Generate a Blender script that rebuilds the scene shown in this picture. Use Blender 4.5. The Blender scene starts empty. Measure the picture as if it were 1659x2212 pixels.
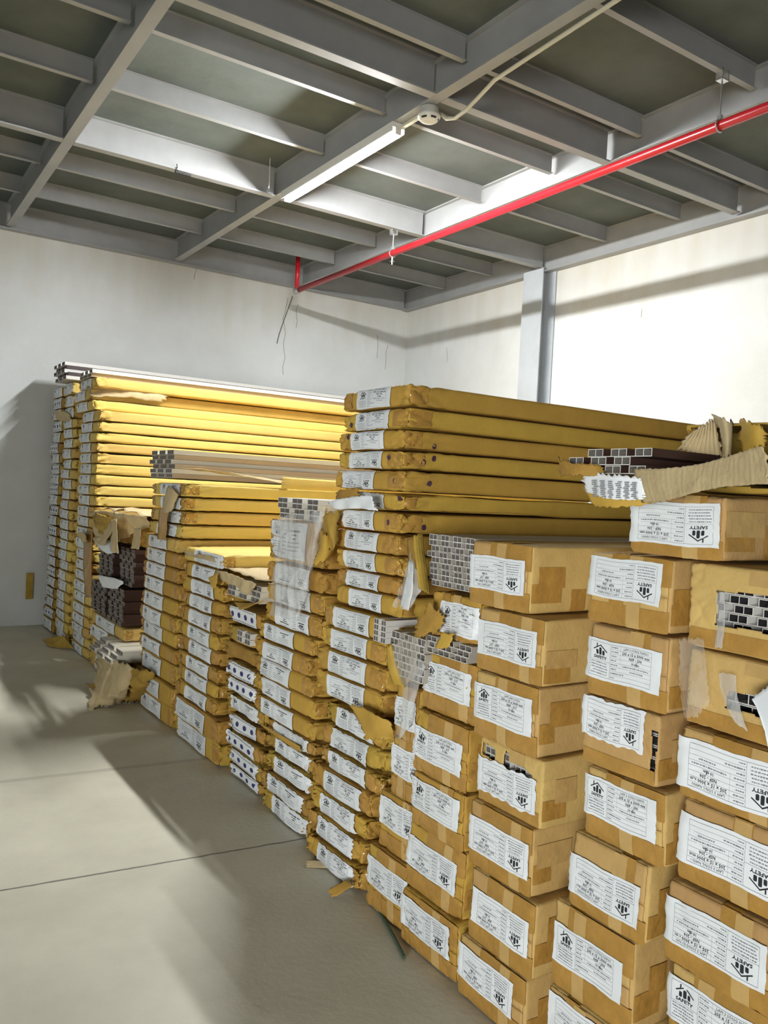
import bpy, math, random
import numpy as np
from mathutils import Matrix, Vector

# ------------------------------------------------------------------ camera
YAW, PITCH, ROLL, FPX, CX, CY, EYE = math.radians(33.434), math.radians(-1.262), math.radians(2.919), 1764.5, 829.5, 1106.0, 1.5
_f = np.array([math.sin(YAW)*math.cos(PITCH), math.cos(YAW)*math.cos(PITCH), math.sin(PITCH)])
_r = np.array([math.cos(YAW), -math.sin(YAW), 0.0]); _u = np.cross(_r, _f)
RT = _r*math.cos(ROLL)+_u*math.sin(ROLL); UP = -_r*math.sin(ROLL)+_u*math.cos(ROLL)
CAM = np.array([0, 0, EYE])
cd = bpy.data.cameras.new('camera'); cam = bpy.data.objects.new('camera', cd); C = bpy.context.scene.collection
C.objects.link(cam); bpy.context.scene.camera = cam
cd.sensor_fit = 'VERTICAL'; cd.sensor_height = 24.0; cd.lens = 24.0*FPX/2212.0; cd.clip_start = .02
cam.matrix_world = Matrix([[RT[0], UP[0], -_f[0], 0], [RT[1], UP[1], -_f[1], 0], [RT[2], UP[2], -_f[2], EYE], [0, 0, 0, 1]])

# ------------------------------------------------------------------ light and exposure
sc = bpy.context.scene
sc.view_settings.view_transform = 'Standard'; sc.view_settings.look = 'None'; sc.view_settings.gamma = 1.0
sc.view_settings.use_curve_mapping = False; sc.view_settings.exposure = 1.05
TUBE = 345.0          # emission of the ceiling tube
DOOR = 34.0         # daylight from the loading door behind the photographer
WORLD = 0.06
w = bpy.data.worlds.new('world'); sc.world = w; w.use_nodes = True
w.node_tree.nodes['Background'].inputs[0].default_value = (.80, .88, 1.0, 1); w.node_tree.nodes['Background'].inputs[1].default_value = WORLD
ld = bpy.data.lights.new('doorway_daylight', 'AREA'); ld.shape = 'RECTANGLE'; ld.size = 2.0; ld.size_y = 1.9; ld.energy = DOOR; ld.color = (.97, 1.0, 1.0)
lo = bpy.data.objects.new('doorway_daylight', ld); C.objects.link(lo); lo.location = (-4.2, -2.6, 1.05); ld.spread = math.radians(70)
lo.rotation_euler = (Vector((1.6, 2.0, .85))-lo.location).to_track_quat('-Z', 'Y').to_euler()

# ------------------------------------------------------------------ helpers
def at(px, py, X=None, Y=None, Z=None):
    d = _f+RT*((px-CX)/FPX)-UP*((py-CY)/FPX)
    if X is not None: t = X/d[0]
    elif Y is not None: t = Y/d[1]
    else: t = (Z-EYE)/d[2]
    return CAM+d*t

def tag(o, label=None, cat=None, group=None, kind=None):
    if label: o['label'] = label
    if cat: o['category'] = cat
    if group: o['group'] = group
    if kind: o['kind'] = kind
    return o

def link(name, V, F, mats, mi=None, parent=None, smooth=False, loc=None):
    V = np.asarray(V, float)
    if loc is not None: V = V-np.array(loc)
    me = bpy.data.meshes.new(name); me.from_pydata([tuple(v) for v in V], [], [tuple(f) for f in F])
    for m in (mats if isinstance(mats, (list, tuple)) else [mats]): me.materials.append(m)
    if mi is not None: me.polygons.foreach_set('material_index', np.array(mi, dtype=np.int32))
    if smooth: me.polygons.foreach_set('use_smooth', np.ones(len(me.polygons), dtype=bool))
    me.update()
    o = bpy.data.objects.new(name, me); C.objects.link(o)
    if loc is not None: o.location = loc
    if parent is not None: o.parent = parent
    return o

class MB:
    def __init__(s): s.V = []; s.F = []; s.M = []
    def add(s, V, F, m=0):
        b = len(s.V); s.V += [tuple(v) for v in V]; s.F += [tuple(i+b for i in f) for f in F]; s.M += [m]*len(F)
    def box(s, a, b, m=0, me=None):
        x0, y0, z0 = a; x1, y1, z1 = b
        V = [(x0,y0,z0),(x1,y0,z0),(x1,y1,z0),(x0,y1,z0),(x0,y0,z1),(x1,y0,z1),(x1,y1,z1),(x0,y1,z1)]
        F = [(0,3,2,1),(4,5,6,7),(0,1,5,4),(1,2,6,5),(2,3,7,6),(3,0,4,7)]
        s.add(V, F, m)
        if me is not None: s.M[-3] = s.M[-3]; s.M[-1] = me; s.M[-3] = me     # the two ends across x
    def tube(s, pts, r, n=10, m=0, cap=True):
        pts = [np.array(p, float) for p in pts]; base = len(s.V); up = np.array([0.13, .21, 1.0])
        rs = r if isinstance(r, (list, tuple)) else [r]*len(pts)
        for i, p in enumerate(pts):
            d = pts[min(i+1, len(pts)-1)]-pts[max(i-1, 0)]; d /= np.linalg.norm(d)
            a = np.cross(d, up); a /= np.linalg.norm(a); b = np.cross(d, a)
            for k in range(n):
                t = 2*math.pi*k/n; s.V.append(tuple(p+rs[i]*(a*math.cos(t)+b*math.sin(t))))
        for i in range(len(pts)-1):
            for k in range(n):
                q = base+i*n; s.F.append((q+k, q+(k+1)%n, q+n+(k+1)%n, q+n+k)); s.M.append(m)
        if cap:
            s.F.append(tuple(base+k for k in range(n))[::-1]); s.M.append(m)
            q = base+(len(pts)-1)*n; s.F.append(tuple(q+k for k in range(n))); s.M.append(m)
    def build(s, name, mats, parent=None, smooth=False, loc=None): return link(name, s.V, s.F, mats, s.M, parent, smooth, loc)

# ------------------------------------------------------------------ materials
def mat(name, col, rough=.7, metal=0, var=.0, vscale=8, bump=0, bscale=60, tint=None, rnd=0, stretch=(1, 1, 1), detail=6, coord='Object'):
    m = bpy.data.materials.new(name); m.use_nodes = True; nt = m.node_tree; N = nt.nodes; L = nt.links
    p = N['Principled BSDF']; p.inputs['Base Color'].default_value = (*col, 1); p.inputs['Roughness'].default_value = rough; p.inputs['Metallic'].default_value = metal
    tc = N.new('ShaderNodeTexCoord'); mp = N.new('ShaderNodeMapping'); mp.inputs['Scale'].default_value = stretch; L.new(tc.outputs[coord], mp.inputs[0])
    last = None
    if var:
        n = N.new('ShaderNodeTexNoise'); n.inputs['Scale'].default_value = vscale; n.inputs['Detail'].default_value = detail; n.inputs['Roughness'].default_value = .62
        L.new(mp.outputs[0], n.inputs['Vector'])
        r = N.new('ShaderNodeMapRange'); r.inputs[1].default_value = .3; r.inputs[2].default_value = .7; L.new(n.outputs['Fac'], r.inputs[0])
        mx = N.new('ShaderNodeMix'); mx.data_type = 'RGBA'; L.new(r.outputs[0], mx.inputs[0])
        t = tint or tuple(c*(1-var) for c in col)
        mx.inputs[6].default_value = (*t, 1); mx.inputs[7].default_value = (*[min(1, c*(1+var*.5)) for c in col], 1); last = mx.outputs[2]
    if rnd:
        oi = N.new('ShaderNodeObjectInfo'); hs = N.new('ShaderNodeHueSaturation')
        mr = N.new('ShaderNodeMapRange'); mr.inputs[3].default_value = 1-rnd; mr.inputs[4].default_value = 1+rnd; L.new(oi.outputs['Random'], mr.inputs[0]); L.new(mr.outputs[0], hs.inputs['Value'])
        mh = N.new('ShaderNodeMath'); mh.operation = 'MULTIPLY_ADD'; mh.inputs[1].default_value = .02; mh.inputs[2].default_value = .49; L.new(oi.outputs['Random'], mh.inputs[0]); L.new(mh.outputs[0], hs.inputs['Hue'])
        if last is None: hs.inputs['Color'].default_value = (*col, 1)
        else: L.new(last, hs.inputs['Color'])
        last = hs.outputs[0]
    if last is not None: L.new(last, p.inputs['Base Color'])
    if bump:
        n2 = N.new('ShaderNodeTexNoise'); n2.inputs['Scale'].default_value = bscale; n2.inputs['Detail'].default_value = 4; L.new(mp.outputs[0], n2.inputs['Vector'])
        b = N.new('ShaderNodeBump'); b.inputs['Strength'].default_value = bump; b.inputs['Distance'].default_value = .01; L.new(n2.outputs['Fac'], b.inputs['Height']); L.new(b.outputs[0], p.inputs['Normal'])
    return m

KR = mat('kraft_board', (.50, .295, .048), .78, var=.16, vscale=7, bump=.12, bscale=90, rnd=.12)
KT = mat('kraft_board_tan', (.56, .355, .125), .78, var=.16, vscale=7, bump=.15, bscale=90, rnd=.12)
KD = mat('kraft_board_worn', (.42, .255, .04), .8, var=.28, vscale=11, bump=.5, bscale=35, rnd=.15)
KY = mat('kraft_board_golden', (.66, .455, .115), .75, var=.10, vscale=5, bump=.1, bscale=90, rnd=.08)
KI = mat('kraft_inner', (.56, .435, .235), .85, var=.15, vscale=14, bump=.3, bscale=50)
TAPE = mat('brown_tape', (.45, .245, .055), .2, var=.25, vscale=9, bump=.6, bscale=22)
TAPEL = mat('pale_tape', (.56, .36, .13), .30, var=.15, vscale=9, bump=.35, bscale=28)
PAPER = mat('label_paper', (.80, .83, .84), .55, rnd=.05, var=.06, vscale=9, bump=.08, bscale=30)
INK = mat('black_ink', (.02, .02, .025), .6)
GREY = mat('grey_ink', (.23, .23, .25), .6)
BLUE = mat('blue_ink', (.03, .035, .16), .6)
PURP = mat('purple_print', (.07, .03, .06), .6)
PVC = mat('white_pvc', (.72, .70, .66), .45)
PVCG = mat('grey_pvc', (.42, .38, .32), .5)
INNER = mat('shaded_core', (.20, .18, .155), .6)  # pale cell walls darkened in the colour, as shade inside the cells
CORE_SHADE = mat('core_deep_shade', (.035, .033, .035), .6)  # near-black cell walls: deep shade of the hollows painted into the colour
WENGE = mat('dark_wood_film', (.055, .028, .022), .35, var=.3, vscale=20, stretch=(.2, 1, 1))
CREAM = mat('cream_film', (.74, .70, .58), .4)
TANF = mat('tan_film', (.52, .40, .26), .45)
STEEL = mat('painted_steel', (.37, .37, .365), .5, var=.12, vscale=3)
STEELB = mat('blue_grey_steel', (.50, .53, .56), .45, var=.1, vscale=3)
GALV = mat('galvanised_steel', (.62, .62, .60), .3, metal=.8)
BLACK = mat('black_plastic', (.02, .02, .022), .5)
RED = mat('red_pipe_paint', (.55, .012, .022), .28, var=.1, vscale=6)
WPL = mat('white_plastic', (.80, .78, .72), .4)
CONDUIT = mat('cream_conduit', (.66, .63, .50), .45)
FILM = None
def film(name, col, alpha, rough=.12):
    m = bpy.data.materials.new(name); m.use_nodes = True; nt = m.node_tree; N = nt.nodes; L = nt.links; p = N['Principled BSDF']
    p.inputs['Base Color'].default_value = (*col, 1); p.inputs['Roughness'].default_value = rough
    tc = N.new('ShaderNodeTexCoord'); n = N.new('ShaderNodeTexNoise'); mp = N.new('ShaderNodeMapping'); mp.inputs['Scale'].default_value = (1, 1, .35); L.new(tc.outputs['Object'], mp.inputs[0]); n.inputs['Scale'].default_value = 16; n.inputs['Detail'].default_value = 4; n.inputs['Distortion'].default_value = .8
    L.new(mp.outputs[0], n.inputs['Vector']); b = N.new('ShaderNodeBump'); b.inputs['Strength'].default_value = .6; b.inputs['Distance'].default_value = .02
    L.new(n.outputs['Fac'], b.inputs['Height']); L.new(b.outputs[0], p.inputs['Normal'])
    r = N.new('ShaderNodeMapRange'); r.inputs[1].default_value = .35; r.inputs[2].default_value = .7; r.inputs[3].default_value = alpha*.6; r.inputs[4].default_value = min(1, alpha*1.5)
    L.new(n.outputs['Fac'], r.inputs[0]); L.new(r.outputs[0], p.inputs['Alpha']); return m
FILM = film('clear_plastic_film', (.82, .82, .80), .38)
FILMT = film('thin_plastic_film', (.80, .72, .60), .28)

def wall_mat():
    m = mat('white_plaster', (.74, .755, .755), .85, var=.07, vscale=1.3, bump=.15, bscale=25, tint=(.67, .675, .65), coord='Object')
    nt = m.node_tree; N = nt.nodes; L = nt.links; p = N['Principled BSDF']; src = p.inputs['Base Color'].links[0].from_socket
    tc = N.new('ShaderNodeTexCoord'); sx = N.new('ShaderNodeSeparateXYZ'); L.new(tc.outputs['Object'], sx.inputs[0])
    # browner towards the top, broken into vertical streaks
    mp = N.new('ShaderNodeMapping'); mp.inputs['Scale'].default_value = (2.2, 2.2, .35); L.new(tc.outputs['Object'], mp.inputs[0])
    n = N.new('ShaderNodeTexNoise'); n.inputs['Scale'].default_value = 2.5; n.inputs['Detail'].default_value = 5; L.new(mp.outputs[0], n.inputs['Vector'])
    a = N.new('ShaderNodeMath'); a.operation = 'MULTIPLY_ADD'; a.inputs[1].default_value = .9; L.new(n.outputs['Fac'], a.inputs[0]); L.new(sx.outputs[2], a.inputs[2])
    r = N.new('ShaderNodeMapRange'); r.inputs[1].default_value = 3.75; r.inputs[2].default_value = 4.5; r.inputs[3].default_value = 0; r.inputs[4].default_value = .5; L.new(a.outputs[0], r.inputs[0])
    mx = N.new('ShaderNodeMix'); mx.data_type = 'RGBA'; L.new(r.outputs[0], mx.inputs[0]); L.new(src, mx.inputs[6]); mx.inputs[7].default_value = (.50, .42, .28, 1)
    L.new(mx.outputs[2], p.inputs['Base Color']); return m
WALL = wall_mat()
def floor_mat():
    m = mat('concrete', (.66, .625, .50), .5, var=.22, vscale=1.6, bump=.12, bscale=40, tint=(.57, .535, .42), detail=9)
    nt = m.node_tree; N = nt.nodes; L = nt.links; p = N['Principled BSDF']; src = p.inputs['Base Color'].links[0].from_socket
    tc = N.new('ShaderNodeTexCoord'); sx = N.new('ShaderNodeSeparateXYZ'); L.new(tc.outputs['Object'], sx.inputs[0])
    def line(v, wd, col, src):
        n = N.new('ShaderNodeTexNoise'); n.inputs['Scale'].default_value = 14; L.new(tc.outputs['Object'], n.inputs['Vector'])
        k = N.new('ShaderNodeMath'); k.operation = 'MULTIPLY_ADD'; k.inputs[1].default_value = .012; L.new(n.outputs['Fac'], k.inputs[0]); L.new(sx.outputs[1], k.inputs[2])
        q = N.new('ShaderNodeMath'); q.operation = 'MULTIPLY_ADD'; q.inputs[1].default_value = .082; L.new(sx.outputs[0], q.inputs[0]); L.new(k.outputs[0], q.inputs[2])
        s = N.new('ShaderNodeMath'); s.operation = 'SUBTRACT'; s.inputs[1].default_value = v; L.new(q.outputs[0], s.inputs[0])
        ab = N.new('ShaderNodeMath'); ab.operation = 'ABSOLUTE'; L.new(s.outputs[0], ab.inputs[0])
        r = N.new('ShaderNodeMapRange'); r.inputs[1].default_value = wd*.4; r.inputs[2].default_value = wd; r.inputs[3].default_value = .85; r.inputs[4].default_value = 0; L.new(ab.outputs[0], r.inputs[0])
        mx = N.new('ShaderNodeMix'); mx.data_type = 'RGBA'; L.new(r.outputs[0], mx.inputs[0]); L.new(src, mx.inputs[6]); mx.inputs[7].default_value = (*col, 1); return mx.outputs[2]
    src = line(3.205, .008, (.10, .09, .075), src); src = line(4.36, .03, (.50, .46, .36), src)
    L.new(src, p.inputs['Base Color']); return m
FLOOR = floor_mat()
DECK = mat('deck_board', (.13, .145, .13), .85, var=.25, vscale=2.2, bump=.2, bscale=20, tint=(.10, .115, .10))
m = bpy.data.materials.new('tube_glow'); m.use_nodes = True; TUBEM = m
m.node_tree.nodes['Principled BSDF'].inputs['Emission Color'].default_value = (.96, .99, 1, 1); m.node_tree.nodes['Principled BSDF'].inputs['Emission Strength'].default_value = TUBE

# ------------------------------------------------------------------ the room
XR, YB, ZD = 6.0, 8.77, 4.115
def struct(name, a, b, m):
    k = MB(); k.box(a, b); return tag(k.build(name, m), kind='structure')
struct('floor', (-6, -6, -.12), (XR+.2, YB+.2, 0), FLOOR)
struct('ceiling', (-6, -6, ZD), (XR+.2, YB+.2, ZD+.1), DECK)
struct('wall_back', (-6, YB, 0), (XR, YB+.2, ZD), WALL)
struct('wall_right', (XR, -6, 0), (XR+.2, YB+.2, ZD), WALL)
struct('wall_left', (-6.2, -6, 0), (-6, YB+.2, ZD), WALL)
# hairline cracks and nail marks, parts of the back wall
k = MB(); rr = random.Random(4)
def crack(x, z0, z1, X=None):
    z = z0; xx = x; pts = []
    while z > z1:
        pts.append((xx, z)); z -= rr.uniform(.05, .12); xx += rr.uniform(-.03, .03)
    for (a, b), (c, d) in zip(pts, pts[1:]):
        wd = .003
        if X is None: k.add([(a-wd, YB-.0015, b), (a+wd, YB-.0015, b), (c+wd, YB-.0015, d), (c-wd, YB-.0015, d)], [(0, 1, 2, 3)])
        else: k.add([(X-.0015, a-wd, b), (X-.0015, a+wd, b), (X-.0015, c+wd, d), (X-.0015, c-wd, d)], [(0, 1, 2, 3)])
crack(3.18, 3.95, 3.72); crack(4.28, 3.75, 2.8); crack(4.42, 3.7, 3.3); crack(5.55, 3.5, 3.2); crack(5.72, 3.4, 3.0)
k.build('crack', mat('crack_line', (.25, .21, .15), .9), parent=bpy.data.objects['wall_back'])  # flat brown tone of the crack lines
k = MB(); crack(7.9, 3.3, 3.1, XR); crack(5.0, 3.3, 3.22, XR); crack(4.3, 3.0, 2.95, XR)
k.build('crack', bpy.data.materials['crack_line'], parent=bpy.data.objects['wall_right'])

ZB = 3.89
def ibeam(axis, c, a, b, zb, zt, fw, label, group, m=STEEL, tw=.008, tf=.01, name='steel_beam', cat='beam'):
    """I section along axis between a and b, centred on c across"""
    k = MB()
    def bx(o0, o1, z0, z1):
        if axis == 'x': k.box((a, c+o0, z0), (b, c+o1, z1))
        else: k.box((c+o0, a, z0), (c+o1, b, z1))
    bx(-fw/2, fw/2, zb, zb+tf); bx(-tw/2, tw/2, zb+tf, zt-tf); bx(-fw/2, fw/2, zt-tf, zt)
    loc = ((a+b)/2, c, zb) if axis == 'x' else (c, (a+b)/2, zb)
    return tag(k.build(name, m, loc=loc), label, cat, group)
WH = ['first', 'second', 'third', 'fourth', 'fifth', 'sixth', 'seventh', 'eighth', 'ninth', 'tenth', 'eleventh', 'twelfth', 'thirteenth', 'fourteenth', 'fifteenth',
      'sixteenth', 'seventeenth', 'eighteenth', 'nineteenth', 'twentieth', 'twenty-first', 'twenty-second', 'twenty-third', 'twenty-fourth', 'twenty-fifth', 'twenty-sixth', 'twenty-seventh', 'twenty-eighth']
G = 'grey steel ceiling beams'
YX = {'Y1': 1.25, 'Y2': 2.90, 'Y3': 4.41}
ibeam('y', 1.25, -5.9, YB-.11, ZB, ZD, .075, 'grey steel beam running toward back wall, leftmost one, left of the lit tube', G)
ibeam('y', 2.90, -5.9, YB-.11, ZB+.001, ZD, .075, 'grey steel beam that carries the lit tube and smoke detector', G)
ibeam('y', 4.41, -5.9, YB-.11, ZB, ZD, .075, 'grey steel beam right above the red pipe', G)
ibeam('y', -.36, -5.9, YB-.11, ZB, ZD, .075, 'grey steel beam at far left of ceiling', G)
ibeam('y', XR-.052, -5.9, YB-.01, ZB-.03, ZD, .09, 'dusty steel edge beam along top of the right wall', G)
ibeam('x', YB-.052, -6, XR-.1, ZB-.02, ZD, .09, 'dusty steel edge beam along top of the back wall', G)
bays = [(-.32, 1.21, 'bay left of the leftmost cross beam'), (1.29, 2.86, 'bay left of the lit tube'), (2.94, 4.37, 'bay between tube and red pipe'), (4.45, 5.90, 'bay right of the red pipe')]
for yb, nm in ((6.22, 'deep steel beam by the far tube end'), (4.03, 'deep steel beam beside the smoke detector')):
    for a, b, bn in bays: ibeam('x', yb, a-.0, b+.0, ZB, ZD, .07, nm+', '+bn, G)
G2 = 'thin steel joists under the deck'
jy = [(2.10, 'nearest the camera'), (2.92, 'two short of the smoke detector'), (3.74, 'just short of the smoke detector'), (4.57, 'just beyond the smoke detector'), (5.39, 'halfway along the lit tube'), (7.03, 'midway from tube to back wall'), (7.86, 'nearest the back wall')]
for y, nm in jy:
    for a, b, bn in bays:
        ibeam('x', y, a, b, 3.975, ZD, .04, 'thin steel joist %s, %s' % (nm, bn), G2, tf=.006, tw=.005, name='ceiling_joist', cat='joist')
# H column on the right wall
k = MB(); k.box((5.80, 6.10, 0), (5.812, 6.385, ZB-.03)); k.box((5.812, 6.235, 0), (5.978, 6.247, ZB-.03)); k.box((5.978, 6.10, 0), (5.99, 6.385, ZB-.03))
k.build('trim_1', STEELB)['kind'] = 'structure'

# lit tube: batten, two end caps and the glowing tube
TX, TY0, TY1, TZ = 2.90, 4.50, 6.00, 3.836
e = bpy.data.objects.new('tube_light', None); C.objects.link(e); e.location = (TX, 5.3, TZ)
tag(e, 'lit white tube light fixed under the middle ceiling beam', 'ceiling light')
k = MB(); k.box((-.048, TY0-5.3-.05, .020), (.048, TY1-5.3+.05, .053)); k.box((-.048, TY0-5.3-.05, -.008), (-.044, TY1-5.3+.05, .020)); k.box((.044, TY0-5.3-.05, -.008), (.048, TY1-5.3+.05, .020)); k.build('batten', WPL, parent=e)
for s, yy in ((-1, TY0-5.3), (1, TY1-5.3)):
    k = MB(); k.box((-.022, min(yy, yy+s*.05), -.022), (.022, max(yy, yy+s*.05), .022)); k.build('end_cap', WPL, parent=e)
k = MB(); k.tube([(0, TY0-5.3, -.009), (0, TY1-5.3, -.009)], .027, 12); k.build('tube', TUBEM, parent=e, smooth=True)

# smoke detector
k = MB(); P = (2.93, 4.16, ZB)
prof = [(.045, 0), (.058, -.004), (.060, -.045), (.072, -.05), (.070, -.062), (.052, -.082), (.02, -.09), (.001, -.09)]
V = []; F = []; n = 24
for r_, z_ in prof:
    for i in range(n): V.append((r_*math.cos(2*math.pi*i/n), r_*math.sin(2*math.pi*i/n), z_))
for j in range(len(prof)-1):
    for i in range(n): F.append((j*n+i, (j+1)*n+i, (j+1)*n+(i+1)%n, j*n+(i+1)%n))
sd = link('smoke_detector', V, F, WPL, smooth=True); sd.location = P; tag(sd, 'round white smoke detector below the beam beside the tube end', 'smoke detector')
k = MB()
for i in range(6):
    a0 = i*math.pi/3+.1; a1 = a0+.62; pv = []
    for r_, z_ in ((.0640, -.0702), (.0560, -.0796)):
        for t in range(5): a = a0+(a1-a0)*t/4; pv.append((r_*math.cos(a), r_*math.sin(a), z_-.0008))
    k = MB(); k.add(pv, [(t, t+1, t+6, t+5) for t in range(4)]); k.build('vent_slot', BLACK, parent=sd)
# conduit along the beam to the detector
k = MB(); zc = ZB-.012
k.tube([(2.955, -1.0, zc), (2.955, 2.6, zc), (2.985, 3.3, zc), (2.99, 3.62, zc-.01), (3.01, 3.80, zc-.045), (3.03, 3.93, zc-.06), (3.04, 4.04, zc-.062), (3.02, 4.10, zc-.05), (3.00, 4.125, ZB-.035)], .012, 8)
tag(k.build('cable_conduit', CONDUIT, smooth=True), 'cream plastic conduit running along the beam to the smoke detector', 'conduit')
k = MB(); k.box((2.925, 4.25, ZB-.022), (2.95, 4.56, ZB-.002)); tag(k.build('cable_conduit', CONDUIT), 'short cream trunking between smoke detector and tube light', 'conduit')

# red sprinkler pipe with drop and hangers
PX, PZ = 4.07, 3.68
k = MB(); PE = 8.11; k.tube([(PX, -5.5, PZ), (PX, PE, PZ)], .028, 14)
pipe = k.build('sprinkler_pipe', RED, smooth=True); tag(pipe, 'long red sprinkler pipe slung below the ceiling beams', 'pipe')
k = MB(); k.tube([(PX, PE+.02, PZ-.02), (PX, PE+.02, ZD)], .026, 12); k.build('riser', RED, parent=pipe, smooth=True)
k = MB(); k.tube([(PX, PE-.04, PZ), (PX, PE+.04, PZ)], .036, 12); k.build('elbow', GALV, parent=pipe, smooth=True)
def hanger(y, zt, label):
    e = bpy.data.objects.new('pipe_hanger', None); C.objects.link(e); e.location = (PX, y, PZ); tag(e, label, 'pipe hanger', 'pipe hangers')
    k = MB(); k.tube([(0, 0, .05), (0, 0, zt-PZ)], .005, 6); k.build('rod', GALV, parent=e)
    k = MB(); k.tube([(0+.034*math.sin(t), 0, .034*math.cos(t)) for t in np.linspace(0, 2*math.pi, 17)], .005, 6, cap=False); k.box((-.012, -.012, .03), (.012, .012, .06)); k.build('clevis_ring', GALV, parent=e)
    k = MB(); z = zt-PZ; k.box((-.03, -.022, z-.03), (-.024, .022, z+.03)); k.box((.024, -.022, z-.03), (.03, .022, z+.03)); k.box((-.03, -.022, z-.034), (.03, .022, z-.028)); k.build('beam_clamp', GALV, parent=e)
    return e
hanger(2.92, 3.965, 'galvanised hanger rod holding the red pipe near upper right')
h = hanger(6.24, 3.88, 'galvanised hanger clamp holding the red pipe beyond the tube')
k = MB(); k.tube([(0, 0, -.03), (0, 0, -.10)], [.010, .006], 8); k.box((-.016, -.016, -.075), (.016, .016, -.07)); k.build('sprinkler_head', GALV, parent=h)
# small things on the beams
q = at(395, 372, Z=ZB-.005)
k = MB(); k.box((-.06, -.012, -.02), (.06, .012, -.008)); k.box((-.06, -.012, -.008), (-.05, .012, .02)); k.tube([(-.04, 0, -.005), (-.05, 0, .05)], .004, 6)
o = k.build('beam_clip', BLACK); o.location = q; tag(o, 'small black clip hooked on the beam left of the tube', 'clip')
q = at(575, 402, Z=ZB+.02)
k = MB(); k.tube([(0, 0, ZD-q[2]), (.003, 0, 0), (0, 0, -.03)], .003, 6); o = k.build('wire_end', WPL); o.location = q+np.array([0, -.05, 0]); tag(o, 'short white wire end hanging left of the tube', 'wire')
k = MB(); pts = [at(632, 640, Y=YB-.06), at(622, 668, Y=YB-.03), at(612, 695, Y=YB-.02), at(603, 722, Y=YB-.02), at(598, 742, Y=YB-.02)]
k.tube(pts, .004, 6); tag(k.build('loose_wire', BLACK), 'thin dark wire dangling on the back wall below the red pipe', 'wire')
k = MB(); k.box((5.60, YB-.10, ZB-.03), (5.82, YB-.096, ZB-.018)); k.V = [(v[0], v[1], v[2]) for v in k.V]
# ------------------------------------------------------------------ label print (made once)
def text_geo(s, size, x, y, bold=0, sx=1.0, align='CENTER'):
    cu = bpy.data.curves.new('t', 'FONT'); cu.body = s; cu.size = size; cu.resolution_u = 1; cu.offset = bold; cu.align_x = align; cu.fill_mode = 'FRONT' if hasattr(cu, 'fill_mode') else 'BOTH'
    ob = bpy.data.objects.new('t', cu); C.objects.link(ob); bpy.context.view_layer.update()
    me = bpy.data.meshes.new_from_object(ob.evaluated_get(bpy.context.evaluated_depsgraph_get()))
    V = np.array([v.co[:] for v in me.vertices]) if len(me.vertices) else np.zeros((0, 3)); F = [tuple(p.vertices) for p in me.polygons]
    bpy.data.objects.remove(ob); bpy.data.curves.remove(cu); bpy.data.meshes.remove(me)
    V = V[:, :2].copy() if len(V) else np.zeros((0, 2)); V[:, 0] *= sx
    V[:, 0] += x; V[:, 1] += y; return V, F
LW, LH = .24, .10
class Print:
    def __init__(s): s.V = []; s.F = []; s.M = []
    def add(s, V, F, m=0):
        b = len(s.V); s.V += [tuple(v[:2]) for v in V]; s.F += [tuple(i+b for i in f) for f in F]; s.M += [m]*len(F)
    def line(s, x0, y0, x1, y1, w, m=0, n=1):
        dx, dy = x1-x0, y1-y0; l = math.hypot(dx, dy); px, py = -dy/l*w/2, dx/l*w/2
        for i in range(n):
            a, b = i/n, (i+1)/n; s.add([(x0+dx*a+px, y0+dy*a+py), (x0+dx*a-px, y0+dy*a-py), (x0+dx*b-px, y0+dy*b-py), (x0+dx*b+px, y0+dy*b+py)], [(0, 1, 2, 3)], m)
    def rrect(s, cx, cy, w, h, m=0):
        r = min(w, h)*.28; pts = []
        for (sx, sy, a) in ((1, 1, 0), (-1, 1, 90), (-1, -1, 180), (1, -1, 270)):
            for t in (0, 45, 90): pts.append((cx+sx*(w/2-r)+r*math.cos(math.radians(a+t)), cy+sy*(h/2-r)+r*math.sin(math.radians(a+t))))
        s.add(pts, [tuple(range(len(pts)))], m)
    def dashes(s, x0, x1, y, h, rnd, m=1):
        x = x0
        while x < x1:
            wd = rnd.uniform(.002, .006); e_ = min(x+wd, x1); hh = h*rnd.uniform(.6, 1)
            s.add([(x, y-hh/2), (e_, y-hh/2), (e_, y+hh/2), (x, y+hh/2)], [(0, 1, 2, 3)], m); x = e_+rnd.uniform(.0008, .002)
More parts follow.
